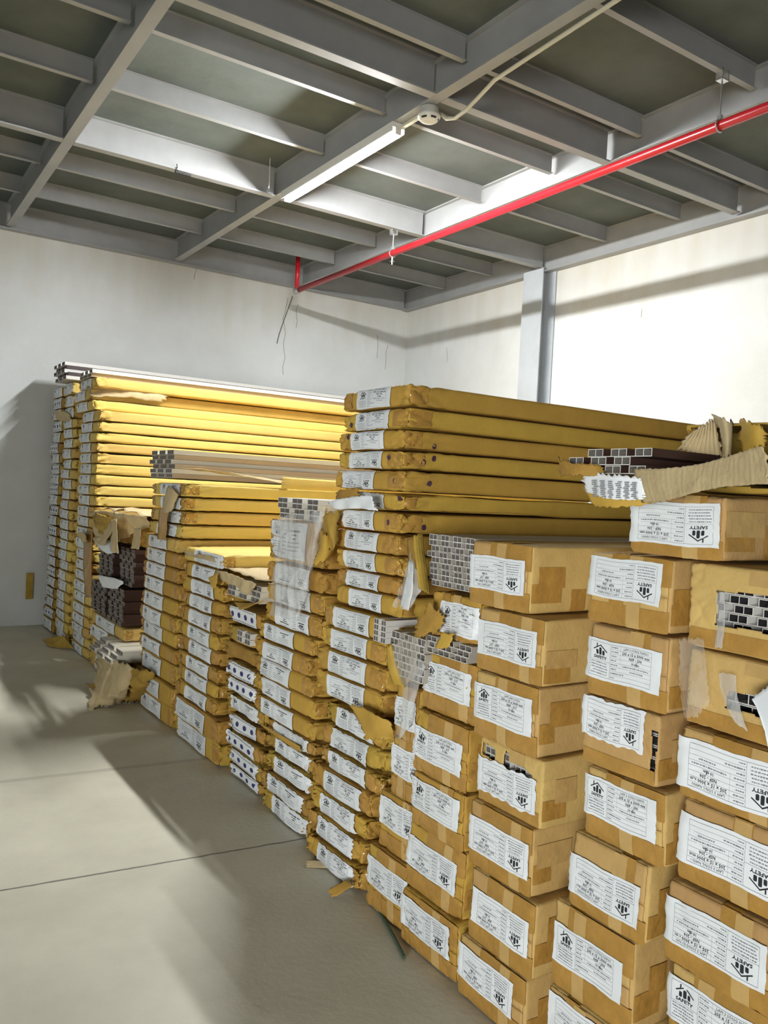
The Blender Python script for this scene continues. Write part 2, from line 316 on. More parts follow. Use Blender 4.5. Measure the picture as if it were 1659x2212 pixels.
def make_print(lite, rows, seed, icons=False):
    p = Print(); rnd = random.Random(seed); x0, x1, y0, y1 = .014, .212, .008, .093
    if icons:
        for i in range(4):
            cx = .03+i*.058; n = 14
            p.add([(cx+.013*math.cos(2*math.pi*t/n), .05+.016*math.sin(2*math.pi*t/n)) for t in range(n)], [tuple(range(n))], 2)
        p.dashes(.02, .22, .085, .006, rnd); p.dashes(.02, .22, .018, .006, rnd); return p
    n = 1 if lite else 8; lw = .0011 if lite else .0007
    if not lite or True:
        for a in ((x0, y0, x1, y0), (x0, y1, x1, y1), (x0, y0, x0, y1), (x1, y0, x1, y1), (.083, y0, .083, y1)): p.line(*a, lw, 1, n)
    # house mark: roof, chimney, three windows
    cx = .048; hx = .023
    p.line(cx-hx, .073, cx+.001, .086, .0026); p.line(cx-.001, .086, cx+hx, .071, .0026); p.line(cx-.012, .079, cx-.012, .089, .0032)
    for dx, cyy, ww, hh in ((-.0105, .0675, .0075, .0115), (0, .0705, .008, .018), (.0105, .0675, .0075, .0115)): p.rrect(cx+dx, cyy, ww, hh)
    if lite: p.line(cx-.021, .0545, cx+.021, .0545, .0045)
    else:
        p.add(*text_geo('SAFETY', .0105, cx, .0515, .0003, 1.25), 0)
    if not lite: p.line(x0, .047, .083, .047, .0005, 1, 4)
    for i in range(5): p.dashes(.018+rnd.uniform(0, .006), .080-rnd.uniform(0, .01), .042-i*.0068, .0028, rnd)
    h = (y1-y0)/8
    for i in range(1, 8):
        if not lite: p.line(.083, y0+h*i, x1, y0+h*i, .0004, 1, 5)
    for i in range(8): p.dashes(.086, .086+rnd.uniform(.014, .026), y1-h*(i+.5), .003, rnd)
    if not lite: p.line(.117, y0+h*3, .117, y1, .0004, 1, 4)
    c2 = .165
    if lite:
        p.dashes(.135, .20, y1-h*1.5, .006, rnd, 0); p.dashes(.15, .18, y1-h*2.5, .005, rnd, 0); p.dashes(.155, .175, y1-h*3.5, .005, rnd, 0)
        for i in (4, 5, 6): p.dashes(.12, .20, y1-h*(i+.5), .003, rnd)
    else:
        p.add(*text_geo(rows[0], .0085, c2, y1-h+.0022), 0); p.add(*text_geo(rows[1], .0100, c2, y1-h*2+.0018, .0002), 0)
        p.add(*text_geo(rows[2], .0095, c2, y1-h*3+.0018, .0002), 0); p.add(*text_geo(rows[3], .0085, c2, y1-h*4+.002, .0002), 0)
        p.dashes(.125, .205, y1-h*4.5, .0032, rnd); p.dashes(.15, .19, y1-h*5.5, .0032, rnd); p.dashes(.095, .13, y1-h*6.5, .0028, rnd)
    return p
PR = {'A': make_print(False, ('LAM 3 SÓNG NANO', '205 x 15 x 3000 mm', 'NSP - 206', '10 tấm'), 1), 'B': make_print(False, ('LAM LAM SÓNG', '200 x 15 x 3000 mm', 'NSP - 217', '10 tấm'), 2),
      'L': make_print(True, None, 3), 'M': make_print(True, None, 9), 'O': make_print(True, None, 7, icons=True)}
for p in PR.values(): p.N = np.array(p.V)

# ------------------------------------------------------------------ cartons
class Warp:
    """Turns points on a true box surface into the dented carton surface."""
    def __init__(s, L, W, H, seed, amp=.003, crum=.0, r=.006, bulge=.004, reach=.07):
        s.D = np.array([L, W, H]); s.r = min(r, H*.3); s.amp = amp; s.crum = crum; s.bulge = bulge; s.reach = reach
        g = np.random.default_rng(seed); s.k = g.normal(0, 1, (6, 3))*np.array([9, 16, 16]); s.p = g.uniform(0, 6.28, 6)
        s.kc = g.normal(0, 1, (4, 3))*np.array([30, 38, 45]); s.pc = g.uniform(0, 6.28, 4); s.sh = g.uniform(-1, 1, 3)
    def __call__(s, P, off=0.0):
        P = np.asarray(P, float); Q = P+np.array([0, s.D[1]/2, 0]); r = s.r
        I = np.clip(Q, r, s.D-r); d = Q-I; l = np.linalg.norm(d, axis=1, keepdims=True); l[l < 1e-9] = 1; nrm = d/l
        R = I+nrm*r
        n = sum(np.sin(Q@k_+p_) for k_, p_ in zip(s.k, s.p))/6
        disp = s.amp*(n-.75)
        front = np.exp(-Q[:, 0]/.10)
        if s.crum:
            e = np.minimum(Q[:, 1], s.D[1]-Q[:, 1]); m = np.exp(-(np.maximum(e, 0)/s.reach)**2)*front
            rd = sum(np.maximum(0, 1-np.abs(np.sin(Q@k_+p_+1.3*np.sin(Q[:, 2]*40+p_))))**5 for k_, p_ in zip(s.kc, s.pc))
            disp = disp-1.5*s.crum*m*np.minimum(rd, 1.3)
        u = Q[:, 1]/s.D[1]; v = Q[:, 2]/s.D[2]
        O = R+nrm*(disp+off)[:, None]
        O[:, 0] -= s.bulge*front*np.clip(4*u*(1-u), 0, 1)*np.clip(4*v*(1-v), 0, 1)*(nrm[:, 0] < -.5)
        f2 = np.exp(-Q[:, 0]/.5)
        O[:, 0] += s.sh[0]*.006*(v-.5)*f2; O[:, 1] += s.sh[1]*.004*(v-.5)*f2
        O[:, 1] -= s.D[1]/2; return O

def axis_pts(n, L, r, dense=None):
    if dense is None: a = list(np.linspace(r, L-r, n))
    else: a = list(np.arange(r, dense, .022))+list(np.geomspace(max(dense, .05), L-r, 6))
    return np.array([0, r*.35]+a+[L-r*.35, L])

def grid_box(xs, ys, zs, skip=None):
    """surface grid of a box; ys run from -W/2; skip(u,v) drops front cells"""
    V = []; idx = {}; F = []
    def vid(a, b, c):
        key = (a, b, c)
        if key not in idx: idx[key] = len(V); V.append((xs[a], ys[b], zs[c]))
        return idx[key]
    X, Y, Z = len(xs)-1, len(ys)-1, len(zs)-1
    for b in range(Y):
        for c in range(Z):
            if not (skip and skip(-(ys[b]+ys[b+1])/2, (zs[c]+zs[c+1])/2)): F.append((vid(0, b, c), vid(0, b, c+1), vid(0, b+1, c+1), vid(0, b+1, c)))
            F.append((vid(X, b, c), vid(X, b+1, c), vid(X, b+1, c+1), vid(X, b, c+1)))
    for a in range(X):
        for c in range(Z):
            F.append((vid(a, 0, c), vid(a+1, 0, c), vid(a+1, 0, c+1), vid(a, 0, c+1))); F.append((vid(a, Y, c), vid(a, Y, c+1), vid(a+1, Y, c+1), vid(a+1, Y, c)))
        for b in range(Y):
            F.append((vid(a, b, 0), vid(a, b+1, 0), vid(a+1, b+1, 0), vid(a+1, b, 0))); F.append((vid(a, b, Z), vid(a+1, b, Z), vid(a+1, b+1, Z), vid(a, b+1, Z)))
    return np.array(V), F

NC = [0]
def patch_grid(W, face, u0, u1, v0, v1, off, nu=None, nv=None):
    """a rectangular patch on the box: face 'f' front (u across from the left, v up), 's' near side (u along x, v up), 't' top (u across, v along x)"""
    nu = nu or max(2, int(abs(u1-u0)/.009)); nv = nv or max(2, int(abs(v1-v0)/.009)); H = W.D[2]; hw = W.D[1]/2
    U, Vv = np.meshgrid(np.linspace(u0, u1, nu+1), np.linspace(v0, v1, nv+1), indexing='ij'); U = U.ravel(); Vv = Vv.ravel()
    if face == 'f': P = np.stack([0*U, hw-U, Vv], 1)
    elif face == 's': P = np.stack([U, 0*U-hw, Vv], 1)
    else: P = np.stack([Vv, hw-U, 0*U+H], 1)
    F = []
    for i in range(nu):
        for j in range(nv):
            a = i*(nv+1)+j; q = (a, a+1, a+nv+2, a+nv+1); F.append(q if face == 't' else q[::-1])
    return W(P, off), F, U, Vv

def carton(label, group, x, y0, y1, z0, z1, L=3.6, lab='U', lu=None, lz=None, tilt=0., pr='A', crum=.0, mat_=None, holes=(), tape=2, amp=.003, seed=None, wide=.24, lh=None, sidep=True, r=None, fine=True, bulge=.004, dots=0, torn=0.0, warp_only=False):
    NC[0] += 1; seed = NC[0]*7 if seed is None else seed; rnd = random.Random(seed)
    Wd, H = y1-y0, z1-z0-.002; r = r or (.011 if H > .12 else .018); W = Warp(L, Wd, H, seed, amp, crum, r, bulge)
    loc = (x, (y0+y1)/2, z0+.001)
    ny = max(8, int(Wd/(.011 if (holes or fine) else .03))); nz = max(4, int(H/(.011 if (holes or fine) else .022)))
    if holes: ny = int(Wd/.004); nz = int(H/.004)
    xs = axis_pts(0, L, W.r, .30 if fine else .12); ys = axis_pts(ny, Wd, W.r)-Wd/2; zs = axis_pts(nz, H, W.r)
    skip = None
    if holes:
        def skip(u, z):
            u = u+Wd/2
            return any(h[0]+.003*math.sin(z*60+h[1]*9) < u < h[1]+.003*math.sin(z*50+2) and h[2]+.002*math.sin(u*50) < z+(h[4]*(u-h[0]) if len(h) > 4 else 0) < h[3]+.002*math.sin(u*40+1) for h in holes)
    V, F = grid_box(xs, ys, zs, skip); o = link('carton', W(V), F, mat_ or KR, smooth=True); o.location = loc
    tag(o, label, 'carton', group)
    if holes:
        s = o.modifiers.new('wallboard', 'SOLIDIFY'); s.thickness = .004; s.offset = -1
    fo = 0.0
    if tape >= 2 and not holes:
        fo = .0042; ue = Wd-rnd.uniform(.008, .016)
        for v0_, v1_ in ((.003, H*.49), (H*.505, H-.004)):
            P, F_, _, _ = patch_grid(W, 'f', .004, ue, v0_, v1_, .0022); fl = link('end_flap', P, F_, mat_ or KR, parent=o, smooth=True)
            s = fl.modifiers.new('board', 'SOLIDIFY'); s.thickness = .003; s.offset = 0
    # tape
    if tape:
        def strip(face, u0, u1, v0, v1, m, off=.0022):
            P, F_, _, _ = patch_grid(W, face, u0, u1, v0, v1, off+(fo if face == 'f' else 0)); link('packing_tape', P, F_, [TAPE, TAPEL][m], parent=o, smooth=True)
        if tape >= 2:
            if holes: strip('f', .01, Wd-.01, .006, H*.24, 0); strip('f', Wd*.5, Wd*.72, H*.80, H*.98, 1)
            if not holes:
                cuts = sorted(rnd.uniform(.05, Wd-.05) for _ in range(2))
                strip('f', .004, Wd-.004, .003, H*.30, 0); strip('f', cuts[0], cuts[0]+.045, .003, H-.003, 0, .0030); strip('f', cuts[1]-.02, cuts[1]+.02, .003, H*.97, 1, .0036)
                if rnd.random() < .6: strip('f', Wd*.35, Wd-.004, H*.62, H-.004, 0, .0026)
                strip('t', cuts[0], cuts[0]+.045, .002, .10, 0)
            if sidep:
                v_ = rnd.uniform(.04, .2); strip('s', .004, .05+rnd.uniform(0, .07), H*v_, H*(v_+.28), 0); v_ += .22; strip('s', rnd.uniform(.004, .06), .11+rnd.uniform(0, .08), H*v_, H*(v_+rnd.uniform(.25, .4)), rnd.choice((0, 0, 1)), .0036)
                if rnd.random() < .6: u_ = rnd.uniform(.13, .24); strip('s', u_, u_+rnd.uniform(.045, .07), H*.02, H*rnd.uniform(.35, .6), 0, .0030)
        else:
            if rnd.random() < .55: strip('f', Wd-.10, Wd-.004, H*.12, H*.88, 0)
            if rnd.random() < .5: strip('f', .004, .08, H*.1, H*.9, 0)
            if sidep and rnd.random() < .7: strip('s', .006, .06+rnd.uniform(0, .05), H*.15, H*.85, 0)
    if dots:
        for i in range(dots):
            f_, cu, cv = rnd.choice([('f', rnd.uniform(.02, .10), rnd.uniform(.2, .8)*H), ('f', Wd-rnd.uniform(.03, .13), rnd.uniform(.2, .8)*H), ('s', rnd.uniform(.04, .14), rnd.uniform(.2, .7)*H)])
            n = 12; a = [(cu+.010*math.cos(2*math.pi*t/n), cv+.011*math.sin(2*math.pi*t/n)) for t in range(n)]
            P = np.array([(0, Wd/2-p[0], p[1]) if f_ == 'f' else (p[0], -Wd/2, p[1]) for p in a]); P = W(P, .0026); link('round_mark', P, [tuple(range(n))[::-1]], PURP, parent=o)
    # paper label with its print
    if lab:
        lw_ = wide; h = lh or min(.10, H*.93); sc_ = lw_/LW; u0 = (lu if lu is not None else (Wd-lw_)/2); vz = (lz if lz is not None else (H-h)/2)
        g = np.random.default_rng(seed+5); a1, a2, p1, p2 = g.uniform(.3, 1), g.uniform(.3, 1), *g.uniform(0, 6.28, 2)
        def curl(U, Vn):   # U, Vn in 0..1 on the paper
            return .0006+.0018*a1*np.clip(np.abs(U-.5)*2-.7, 0, 1)*3.3*(1+np.sin(Vn*3+p1))+.0012*a2*np.clip((.25-Vn)/.25, 0, 1)*(1+np.sin(U*7+p2))
        def place(U, Vn, extra):
            y = u0+U*lw_; z = vz+Vn*h+tilt*(U-.5)*lw_+.0015*np.sin(U*9+p1)
            z = np.clip(z, .001, H-.001); P = np.stack([0*U, Wd/2-y, z], 1); return W(P, .0044+fo+curl(U, Vn)+extra)
        nu, nv = (26, 11) if fine else (10, 5)
        U, Vn = np.meshgrid(np.linspace(0, 1, nu+1), np.linspace(0, 1, nv+1), indexing='ij'); U = U.ravel(); Vn = Vn.ravel()
        eu = (np.sin(Vn*13+p2)+np.sin(Vn*29+p1))*.0012*(1+torn*8); ev = (np.sin(U*17+p1)+np.sin(U*41+p2))*.004*(1+torn*9)
        U2 = U+eu*((U < .01).astype(float)-(U > .99)); V2 = Vn+ev*((Vn < .01).astype(float)-(Vn > .99))
        F_ = []
        for i in range(nu):
            for j in range(nv):
                a = i*(nv+1)+j; F_.append((a, a+nv+1, a+nv+2, a+1))
        lb = link('paper_label', place(U2, V2, 0), F_, PAPER, parent=o, smooth=True)
        pp = PR[pr]; q = pp.N/np.array([LW, LH])
        if lab == 'I': q = 1-q
        link('printed_text', place(q[:, 0], q[:, 1], .0009), pp.F, [INK, GREY, BLUE], pp.M, parent=lb)
    return o, W

# ------------------------------------------------------------------ hollow fluted boards
def board(label, group, x, y0, w_, z, L=3.6, t=.018, top=None, ribs=3, per=2, side=None, name='hollow_board', ends=None, inner=None):
    """hollow extruded panel: one skin with ribs of square cells standing on it"""
    top = top or PVC; k = MB(); nc = ribs*per+(ribs-1); c = w_/nc; wl = max(.0018, t*.10)
    def q(a, b, outer):
        k.box(a, b, 2); n = len(k.M)-6
        for f_ in (3, 5): k.M[n+f_] = 1
        for f_ in outer: k.M[n+f_] = 0
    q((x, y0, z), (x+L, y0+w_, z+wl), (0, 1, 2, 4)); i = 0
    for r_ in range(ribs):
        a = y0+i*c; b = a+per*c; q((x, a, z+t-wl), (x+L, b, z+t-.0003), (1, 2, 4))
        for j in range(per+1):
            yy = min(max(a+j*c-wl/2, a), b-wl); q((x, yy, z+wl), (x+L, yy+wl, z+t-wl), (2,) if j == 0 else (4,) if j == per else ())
        i += per+1
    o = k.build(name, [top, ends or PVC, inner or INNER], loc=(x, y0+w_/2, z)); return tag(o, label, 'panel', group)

# ------------------------------------------------------------------ torn sheets: a Bezier patch with ragged edges
def bern(n, t): return np.array([math.comb(n, i)*t**i*(1-t)**(n-i) for i in range(n+1)])
def sheet(name, ctrl, m, nu=24, nv=14, jag=.006, ridge=0, rn=20, seed=1, thick=.003, wob=.002, parent=None, label=None, cat=None, mat2=None, group=None):
    c = np.array(ctrl, float); a, b = c.shape[0]-1, c.shape[1]-1; g = np.random.default_rng(seed); V = []; k1 = g.normal(0, 40, (3, 3)); p1 = g.uniform(0, 6, 3)
    us = np.linspace(0, 1, nu+1); vs = np.linspace(0, 1, nv+1)
    ju = g.uniform(-1, 1, (2, nu+1)); jv = g.uniform(-1, 1, (2, nv+1)); size = np.linalg.norm(c[0, 0]-c[-1, -1])+1e-6; jj = jag/size
    for i, u in enumerate(us):
        for j, v in enumerate(vs):
            uu, vv = u, v
            if j in (0, nv): vv = v+jj*ju[0 if j == 0 else 1, i]*1.5
            if i in (0, nu): uu = u+jj*jv[0 if i == 0 else 1, j]*1.5
            V.append(np.einsum('i,j,ijk->k', bern(a, uu), bern(b, vv), c))
    V = np.array(V); N0 = np.cross(c[-1, 0]-c[0, 0], c[0, -1]-c[0, 0]); N0 /= np.linalg.norm(N0)+1e-9
    w_ = sum(np.sin(V@k_+p_) for k_, p_ in zip(k1, p1))/3*wob
    U = np.repeat(us, nv+1); V = V+N0*(w_+ridge*np.sin(U*rn*2*math.pi))[:, None]
    F = [(i*(nv+1)+j, (i+1)*(nv+1)+j, (i+1)*(nv+1)+j+1, i*(nv+1)+j+1) for i in range(nu) for j in range(nv)]
    loc = V.mean(0) if parent is None else None
    o = link(name, V, F, m, smooth=True, loc=loc)
    if parent is not None: o.parent = parent; o.matrix_parent_inverse = Matrix.Translation(-Vector(parent.location))
    if thick: s = o.modifiers.new('t', 'SOLIDIFY'); s.thickness = thick; s.offset = 0
    if label: tag(o, label, cat, group)
    return o
def A(X, *pts): return [at(p[0], p[1], X=(p[2] if len(p) > 2 else X)) for p in pts]

# ------------------------------------------------------------------ the stacks
def stack(sd, group, x, lv, y0, y1, labs, over=None, adj='brown', xs=None, first=0, total=None, **kw):
    """lv: heights from the top down; one carton between each two"""
    rnd = random.Random(len(sd)*13+int(x*100)); out = []
    for i in range(len(lv)-1):
        o = dict(kw); ov = (over or {}).get(i, {}); a = ov.get('adj', adj); o.update({k_: v_ for k_, v_ in ov.items() if k_ not in ('adj', 'y0', 'y1', 'x', 'text')})
        lb = labs[i % len(labs)] if isinstance(labs, str) else labs
        lb = None if lb == '-' else lb
        if 'lab' in o: lb = o.pop('lab')
        t = {'U': ' with upright label', 'I': ' with upside-down label', None: ''}[lb] if ov.get('text') is None else ov['text']
        text = '%s carton%s, %s of %s' % (a, t, 'topmost' if i+first == 0 else WH[i+first]+' from top', sd)
        dx, dy = rnd.uniform(-.010, .010), rnd.uniform(-.008, .008)
        if i+first > 0 and lv[i]-lv[i+1] < .12 and o.get('lu') is not None: o['lu'] = max(.0, o['lu']+rnd.uniform(-.025, .025)); o['tilt'] = o.get('tilt', 0)+rnd.uniform(-.02, .02)
        out.append(carton(text, group, ov.get('x', x)+dx, ov.get('y0', y0)+dy, ov.get('y1', y1)+dy, lv[i+1], lv[i], lab=lb, **o))
    return out

GR1 = 'thick brown cartons in the right-hand stacks'
# S2, second from the right
stack('the second stack from right', GR1, 1.60, [1.385, 1.205, 1.02, .84, .66, .465, .235, .02], 1.205, 1.445, 'IUIUIUI', adj='thick', mat_=KT, pr='A', wide=.225, tape=2, crum=.0015, over={
    0: dict(y0=1.20, y1=1.45, lz=.065, lu=.0), 1: dict(y0=1.185, y1=1.43, lz=.045, lu=0.0), 2: dict(y0=1.21, y1=1.45, lz=.075, lu=0.0, torn=.4, adj='thick split', wide=.20, holes=((.216, .232, .02, .14),), seed=61),
    3: dict(y0=1.19, y1=1.435, lz=.055, lu=.0), 4: dict(y0=1.21, y1=1.455, lz=.035, lu=.0), 5: dict(y0=1.245, y1=1.51, lz=.07, lu=.01), 6: dict(y0=1.24, y1=1.50, lz=.1, lu=.01)})
# S3
stack('the third stack from right', GR1, 1.60, [1.378, 1.182, .993, .795, .60, .403, .188, .003], 1.60, 1.865, 'IIUIIII', adj='thick', mat_=KT, pr='B', wide=.245, tape=2, crum=.0015, over={
    0: dict(y0=1.66, y1=1.925, lz=.05, lu=.0), 1: dict(y0=1.595, y1=1.872, lz=.05, lu=.01), 2: dict(y0=1.60, y1=1.87, lz=.055, lu=.0, wide=.25, lh=.105),
    3: dict(y0=1.588, y1=1.86, lz=.035, lu=0, torn=.6, adj='thick torn', holes=((.012, .075, .135, .172), (.115, .225, .100, .180, .35)), wide=.25, seed=33), 4: dict(y0=1.61, y1=1.88, lz=.05, lu=.0, wide=.26), 5: dict(y0=1.575, y1=1.853, lz=.06, lu=.02, wide=.24), 6: dict(y0=1.59, y1=1.885, lz=.055, lu=0, wide=.25)})
for i in range(3): board('white hollow panel, %s from top inside the torn carton, third stack' % WH[i], 'panels inside the torn carton', 1.625, 1.602, .24, .765-i*.021, t=.020, ribs=4, per=2)
for i in range(5): board('white hollow panel, %s from top inside the split carton, second stack' % WH[i], 'panels inside the split carton', 1.625, 1.222, .215, .99-i*.028, t=.026, ribs=2, per=3, inner=CORE_SHADE)
# S1
stack('the rightmost stack', GR1, 1.60, [1.385, 1.19, 1.015, .855, .665, .475, .285, .10, .0], .875, 1.165, '--IIIUUI', adj='thick', mat_=KT, pr='A', wide=.245, tape=2, crum=.002, over={
    0: dict(adj='thick punctured', text='', y0=.865, y1=1.168, holes=((.075, .235, .060, .137),), seed=21, tape=2), 1: dict(adj='thick slit', text='', y0=.87, y1=1.155, holes=((.105, .20, .058, .098),), seed=22),
    2: dict(lz=.022, lu=.0, lh=.112, wide=.26, y0=.86, y1=1.147), 3: dict(lz=.045, lu=.0, lh=.11, wide=.255, y0=.86, y1=1.145), 4: dict(lz=.05, lu=0, wide=.25, y0=.87, y1=1.160), 5: dict(lz=.06, lu=.0, y0=.86, y1=1.145), 6: dict(lz=.02, lu=0), 7: dict(lz=.0)})
for i in range(6): board('white hollow panel, %s from top behind the large carton hole' % WH[i], 'panels behind the large carton hole', 1.64, .885+(.012 if i % 2 else 0), .25, 1.318-i*.0205, t=.0195, ribs=4, per=2, inner=CORE_SHADE)
for i in range(3): board('white hollow panel, %s from top behind the small carton slit' % WH[i], 'panels behind the small carton slit', 1.64, .885+(.010 if i % 2 else 0), .25, 1.110-i*.026, t=.025, ribs=3, per=2, inner=CORE_SHADE)
carton('taped carton carrying the torn open pack, above the rightmost stacks', GR1, 1.595, 1.07, 1.325, 1.388, 1.535, lab='I', pr='A', wide=.245, lu=.0, lz=.028, lh=.098, tape=2, crum=.002, seed=5, mat_=KT)
for i, (yy, ww, xx) in enumerate([(1.175, .185, 1.47), (1.225, .185, 1.46), (1.19, .185, 1.47)]):
    board('dark brown hollow panel, %s from top of the torn open pack' % WH[i], 'panels sticking out of the torn pack', xx, yy, ww, 1.612-i*.0195, t=.019, top=WENGE, ribs=3, per=2)
carton('opened carton end still wrapped around the torn pack at right', None, 1.74, 1.03, 1.30, 1.537, 1.715, L=3.2, lab=None, tape=1, crum=.006, seed=77, mat_=KR, amp=.006, holes=((.02, .25, .02, .165),))
# torn cardboard of the open pack
HC = 'torn cardboard'
sheet('cardboard_flap', [A(1.46, (1368, 1012), (1371, 1050), (1392, 1086)), A(1.42, (1440, 1016), (1442, 1050), (1452, 1094)), A(1.40, (1530, 1010), (1500, 1030), (1500, 1046)), A(1.36, (1600, 975), (1600, 1010), (1600, 1048)), A(1.33, (1648, 962), (1662, 1000), (1660, 1046))], KI, 60, 12, ridge=.0022, rn=26, seed=3, label='long corrugated flap torn back along the open pack', cat=HC)
f = sheet('cardboard_flap', [A(1.46, (1255, 1018), (1262, 1045), (1268, 1062)), A(1.42, (1320, 1026), (1320, 1060), (1322, 1086)), A(1.45, (1392, 1034), (1392, 1070), (1393, 1078))], PAPER, 30, 12, jag=.01, seed=5, wob=.004, label='crumpled carton end with torn white label under the open panels', cat=HC)
sheet('cardboard_layer', [A(1.47, (1262, 1045), (1272, 1075), (1280, 1092)), A(1.44, (1330, 1060), (1330, 1085), (1335, 1100)), A(1.48, (1395, 1066), (1400, 1080), (1398, 1090))], KR, 20, 6, seed=6, jag=.01, parent=f)
k = MB(); rnd = random.Random(8)
for i in range(9):
    for j in range(6):
        p = at(1284+j*17+rnd.uniform(-2, 2), 1038+i*4.2+j*1.0, X=1.428); k.box(p-np.array([.0, .006, .0012]), p+np.array([.002, .005*rnd.random()+.003, .0012]))
k.build('printed_text', GREY, parent=f).matrix_parent_inverse = Matrix.Translation(-Vector(f.location))
sheet('cardboard_flap', [A(1.43, (1204, 990), (1206, 1012), (1210, 1026)), A(1.40, (1250, 1002), (1250, 1015), (1250, 1026)), A(1.46, (1300, 1006), (1304, 1020), (1308, 1030))], KD, 30, 6, jag=.012, ridge=.0015, rn=14, seed=9, label='ragged brown cardboard scrap at the left tip of open pack', cat=HC)
sheet('cardboard_flap', [A(1.66, (1462, 970), (1480, 950), (1500, 928)), A(1.68, (1510, 985), (1518, 955), (1524, 918)), A(1.72, (1562, 986), (1552, 945), (1545, 903))], KI, 40, 10, jag=.006, ridge=.003, rn=9, seed=11, label='corrugated flap standing up like a tent on the open pack', cat=HC)
sheet('cardboard_flap', [A(1.66, (1543, 900), (1562, 940), (1560, 986)), A(1.62, (1560, 902), (1572, 940), (1570, 986)), A(1.66, (1580, 912), (1580, 950), (1580, 986))], KI, 12, 20, jag=.006, seed=12, wob=.004, label='narrow torn strip hanging from the peak of tent-shaped flap', cat=HC)
sheet('cardboard_flap', [A(1.64, (1592, 905), (1600, 940), (1606, 975)), A(1.60, (1625, 910), (1630, 940), (1632, 968)), A(1.62, (1652, 925), (1655, 945), (1652, 962))], KR, 16, 12, jag=.01, seed=14, wob=.006, label='tan torn flap at the right frame edge above open pack', cat=HC)
# clear tape hanging over the holed cartons, white sheet at the frame edge
sheet('plastic_film', [A(1.575, (1466, 1384), (1464, 1450), (1480, 1555)), A(1.56, (1500, 1370), (1500, 1470), (1510, 1560)), A(1.565, (1518, 1384), (1525, 1440), (1532, 1510))], FILMT, 18, 26, jag=.004, seed=15, wob=.006, thick=0, label='crumpled clear tape hanging over the slit carton', cat='plastic tape')
sheet('plastic_film', [A(1.585, (1550, 1280), (1548, 1330), (1545, 1400)), A(1.58, (1566, 1280), (1566, 1340), (1562, 1400))], FILM, 6, 20, jag=.002, seed=16, wob=.003, thick=0, label='strip of clear tape across the large carton hole', cat='plastic tape')
sheet('plastic_film', [A(1.585, (1552, 1452), (1552, 1500), (1590, 1560)), A(1.58, (1592, 1460), (1592, 1510), (1615, 1580))], FILM, 8, 20, jag=.002, seed=17, wob=.004, thick=0, label='strip of clear tape across the small carton slit', cat='plastic tape')
sheet('paper_sheet', [A(1.53, (1624, 1508), (1650, 1560), (1662, 1625)), A(1.55, (1645, 1492), (1675, 1550), (1690, 1625)), A(1.575, (1668, 1478), (1700, 1540), (1720, 1620))], PAPER, 14, 14, jag=.002, seed=18, thick=.001, label='plain white paper corner at the right edge of the photo', cat='paper')

# S4
GR2 = 'cartons of the narrow stack with open panels'
sd4 = 'stack crowned by open panels'
stack(sd4, GR2, 1.62, [1.197, 1.045], 1.91, 2.165, 'U', adj='torn', pr='B', wide=.19, lu=.06, lz=.02, crum=.008, over={0: dict(amp=.006)})
stack(sd4, GR2, 1.62, [.99, .798, .59, .405, .188, .003], 1.905, 2.185, 'UUUII', adj='thick', pr='B', wide=.255, first=1, crum=.004, over={0: dict(y0=1.90, lz=.06, lu=.0), 1: dict(lz=.05, lu=0), 2: dict(lz=.06, lu=0), 3: dict(y0=1.905, y1=2.21, lz=.07, lu=0, wide=.27), 4: dict(y0=1.90, y1=2.205, lz=.06, lu=.0, wide=.27)})
for i in range(9): board('white hollow panel, %s from top of the fully open pack' % WH[i], 'panels of the fully open pack', 1.625+(.008 if i % 3 else 0), 1.945+(.012 if i % 2 else 0)-.002*i, .235, 1.358-i*.0188, t=.0184, ribs=4, per=2, top=PVCG)
for i in range(3): board('white hollow panel, %s from top between the narrow stack cartons' % WH[i], 'panels squeezed between narrow stack cartons', 1.61, 1.915+.01*i, .235, 1.028-i*.0188, t=.0184, ribs=3, per=2, top=PVCG)
f = sheet('cardboard_flap', [A(1.56, (893, 1158), (896, 1200), (905, 1270)), A(1.57, (903, 1155), (908, 1210), (918, 1280)), A(1.60, (912, 1152), (918, 1210), (928, 1285))], KD, 10, 20, jag=.002, seed=20, ridge=.0015, rn=4, label='folded cardboard side hanging left of the fully open pack', cat=HC)
sheet('cardboard_layer', [A(1.58, (880, 1165), (882, 1210), (892, 1262)), A(1.57, (896, 1160), (900, 1205), (908, 1272))], KD, 8, 14, jag=.002, seed=24, ridge=.0015, rn=3, parent=f)
sheet('plastic_film', [A(1.58, (888, 1190), (868, 1250), (850, 1310)), A(1.55, (900, 1225), (890, 1270), (872, 1316)), A(1.57, (910, 1262), (905, 1285), (884, 1318))], FILM, 12, 22, jag=.004, seed=21, wob=.008, thick=0, label='grey plastic sleeve drooping left of the fully open pack', cat='plastic film')
sheet('plastic_film', [A(1.575, (883, 1212), (876, 1260), (864, 1308)), A(1.56, (892, 1216), (896, 1260), (882, 1318))], PAPER, 8, 12, jag=.003, seed=22, thick=.001, label='folded white paper tucked beneath the open pack at left', cat='paper')
sheet('cardboard_flap', [A(1.58, (925, 1300), (905, 1340), (892, 1372)), A(1.59, (945, 1322), (935, 1345), (925, 1372)), A(1.60, (962, 1330), (955, 1350), (945, 1366))], KD, 14, 12, jag=.01, seed=23, wob=.006, label='torn cardboard corner bent left under the open pack', cat=HC)
sheet('cardboard_flap', [A(1.585, (952, 1366), (948, 1385), (940, 1400)), A(1.585, (980, 1370), (974, 1388), (965, 1402))], KR, 8, 8, jag=.004, seed=25, label='small brown cardboard tongue over the squeezed panels', cat=HC)
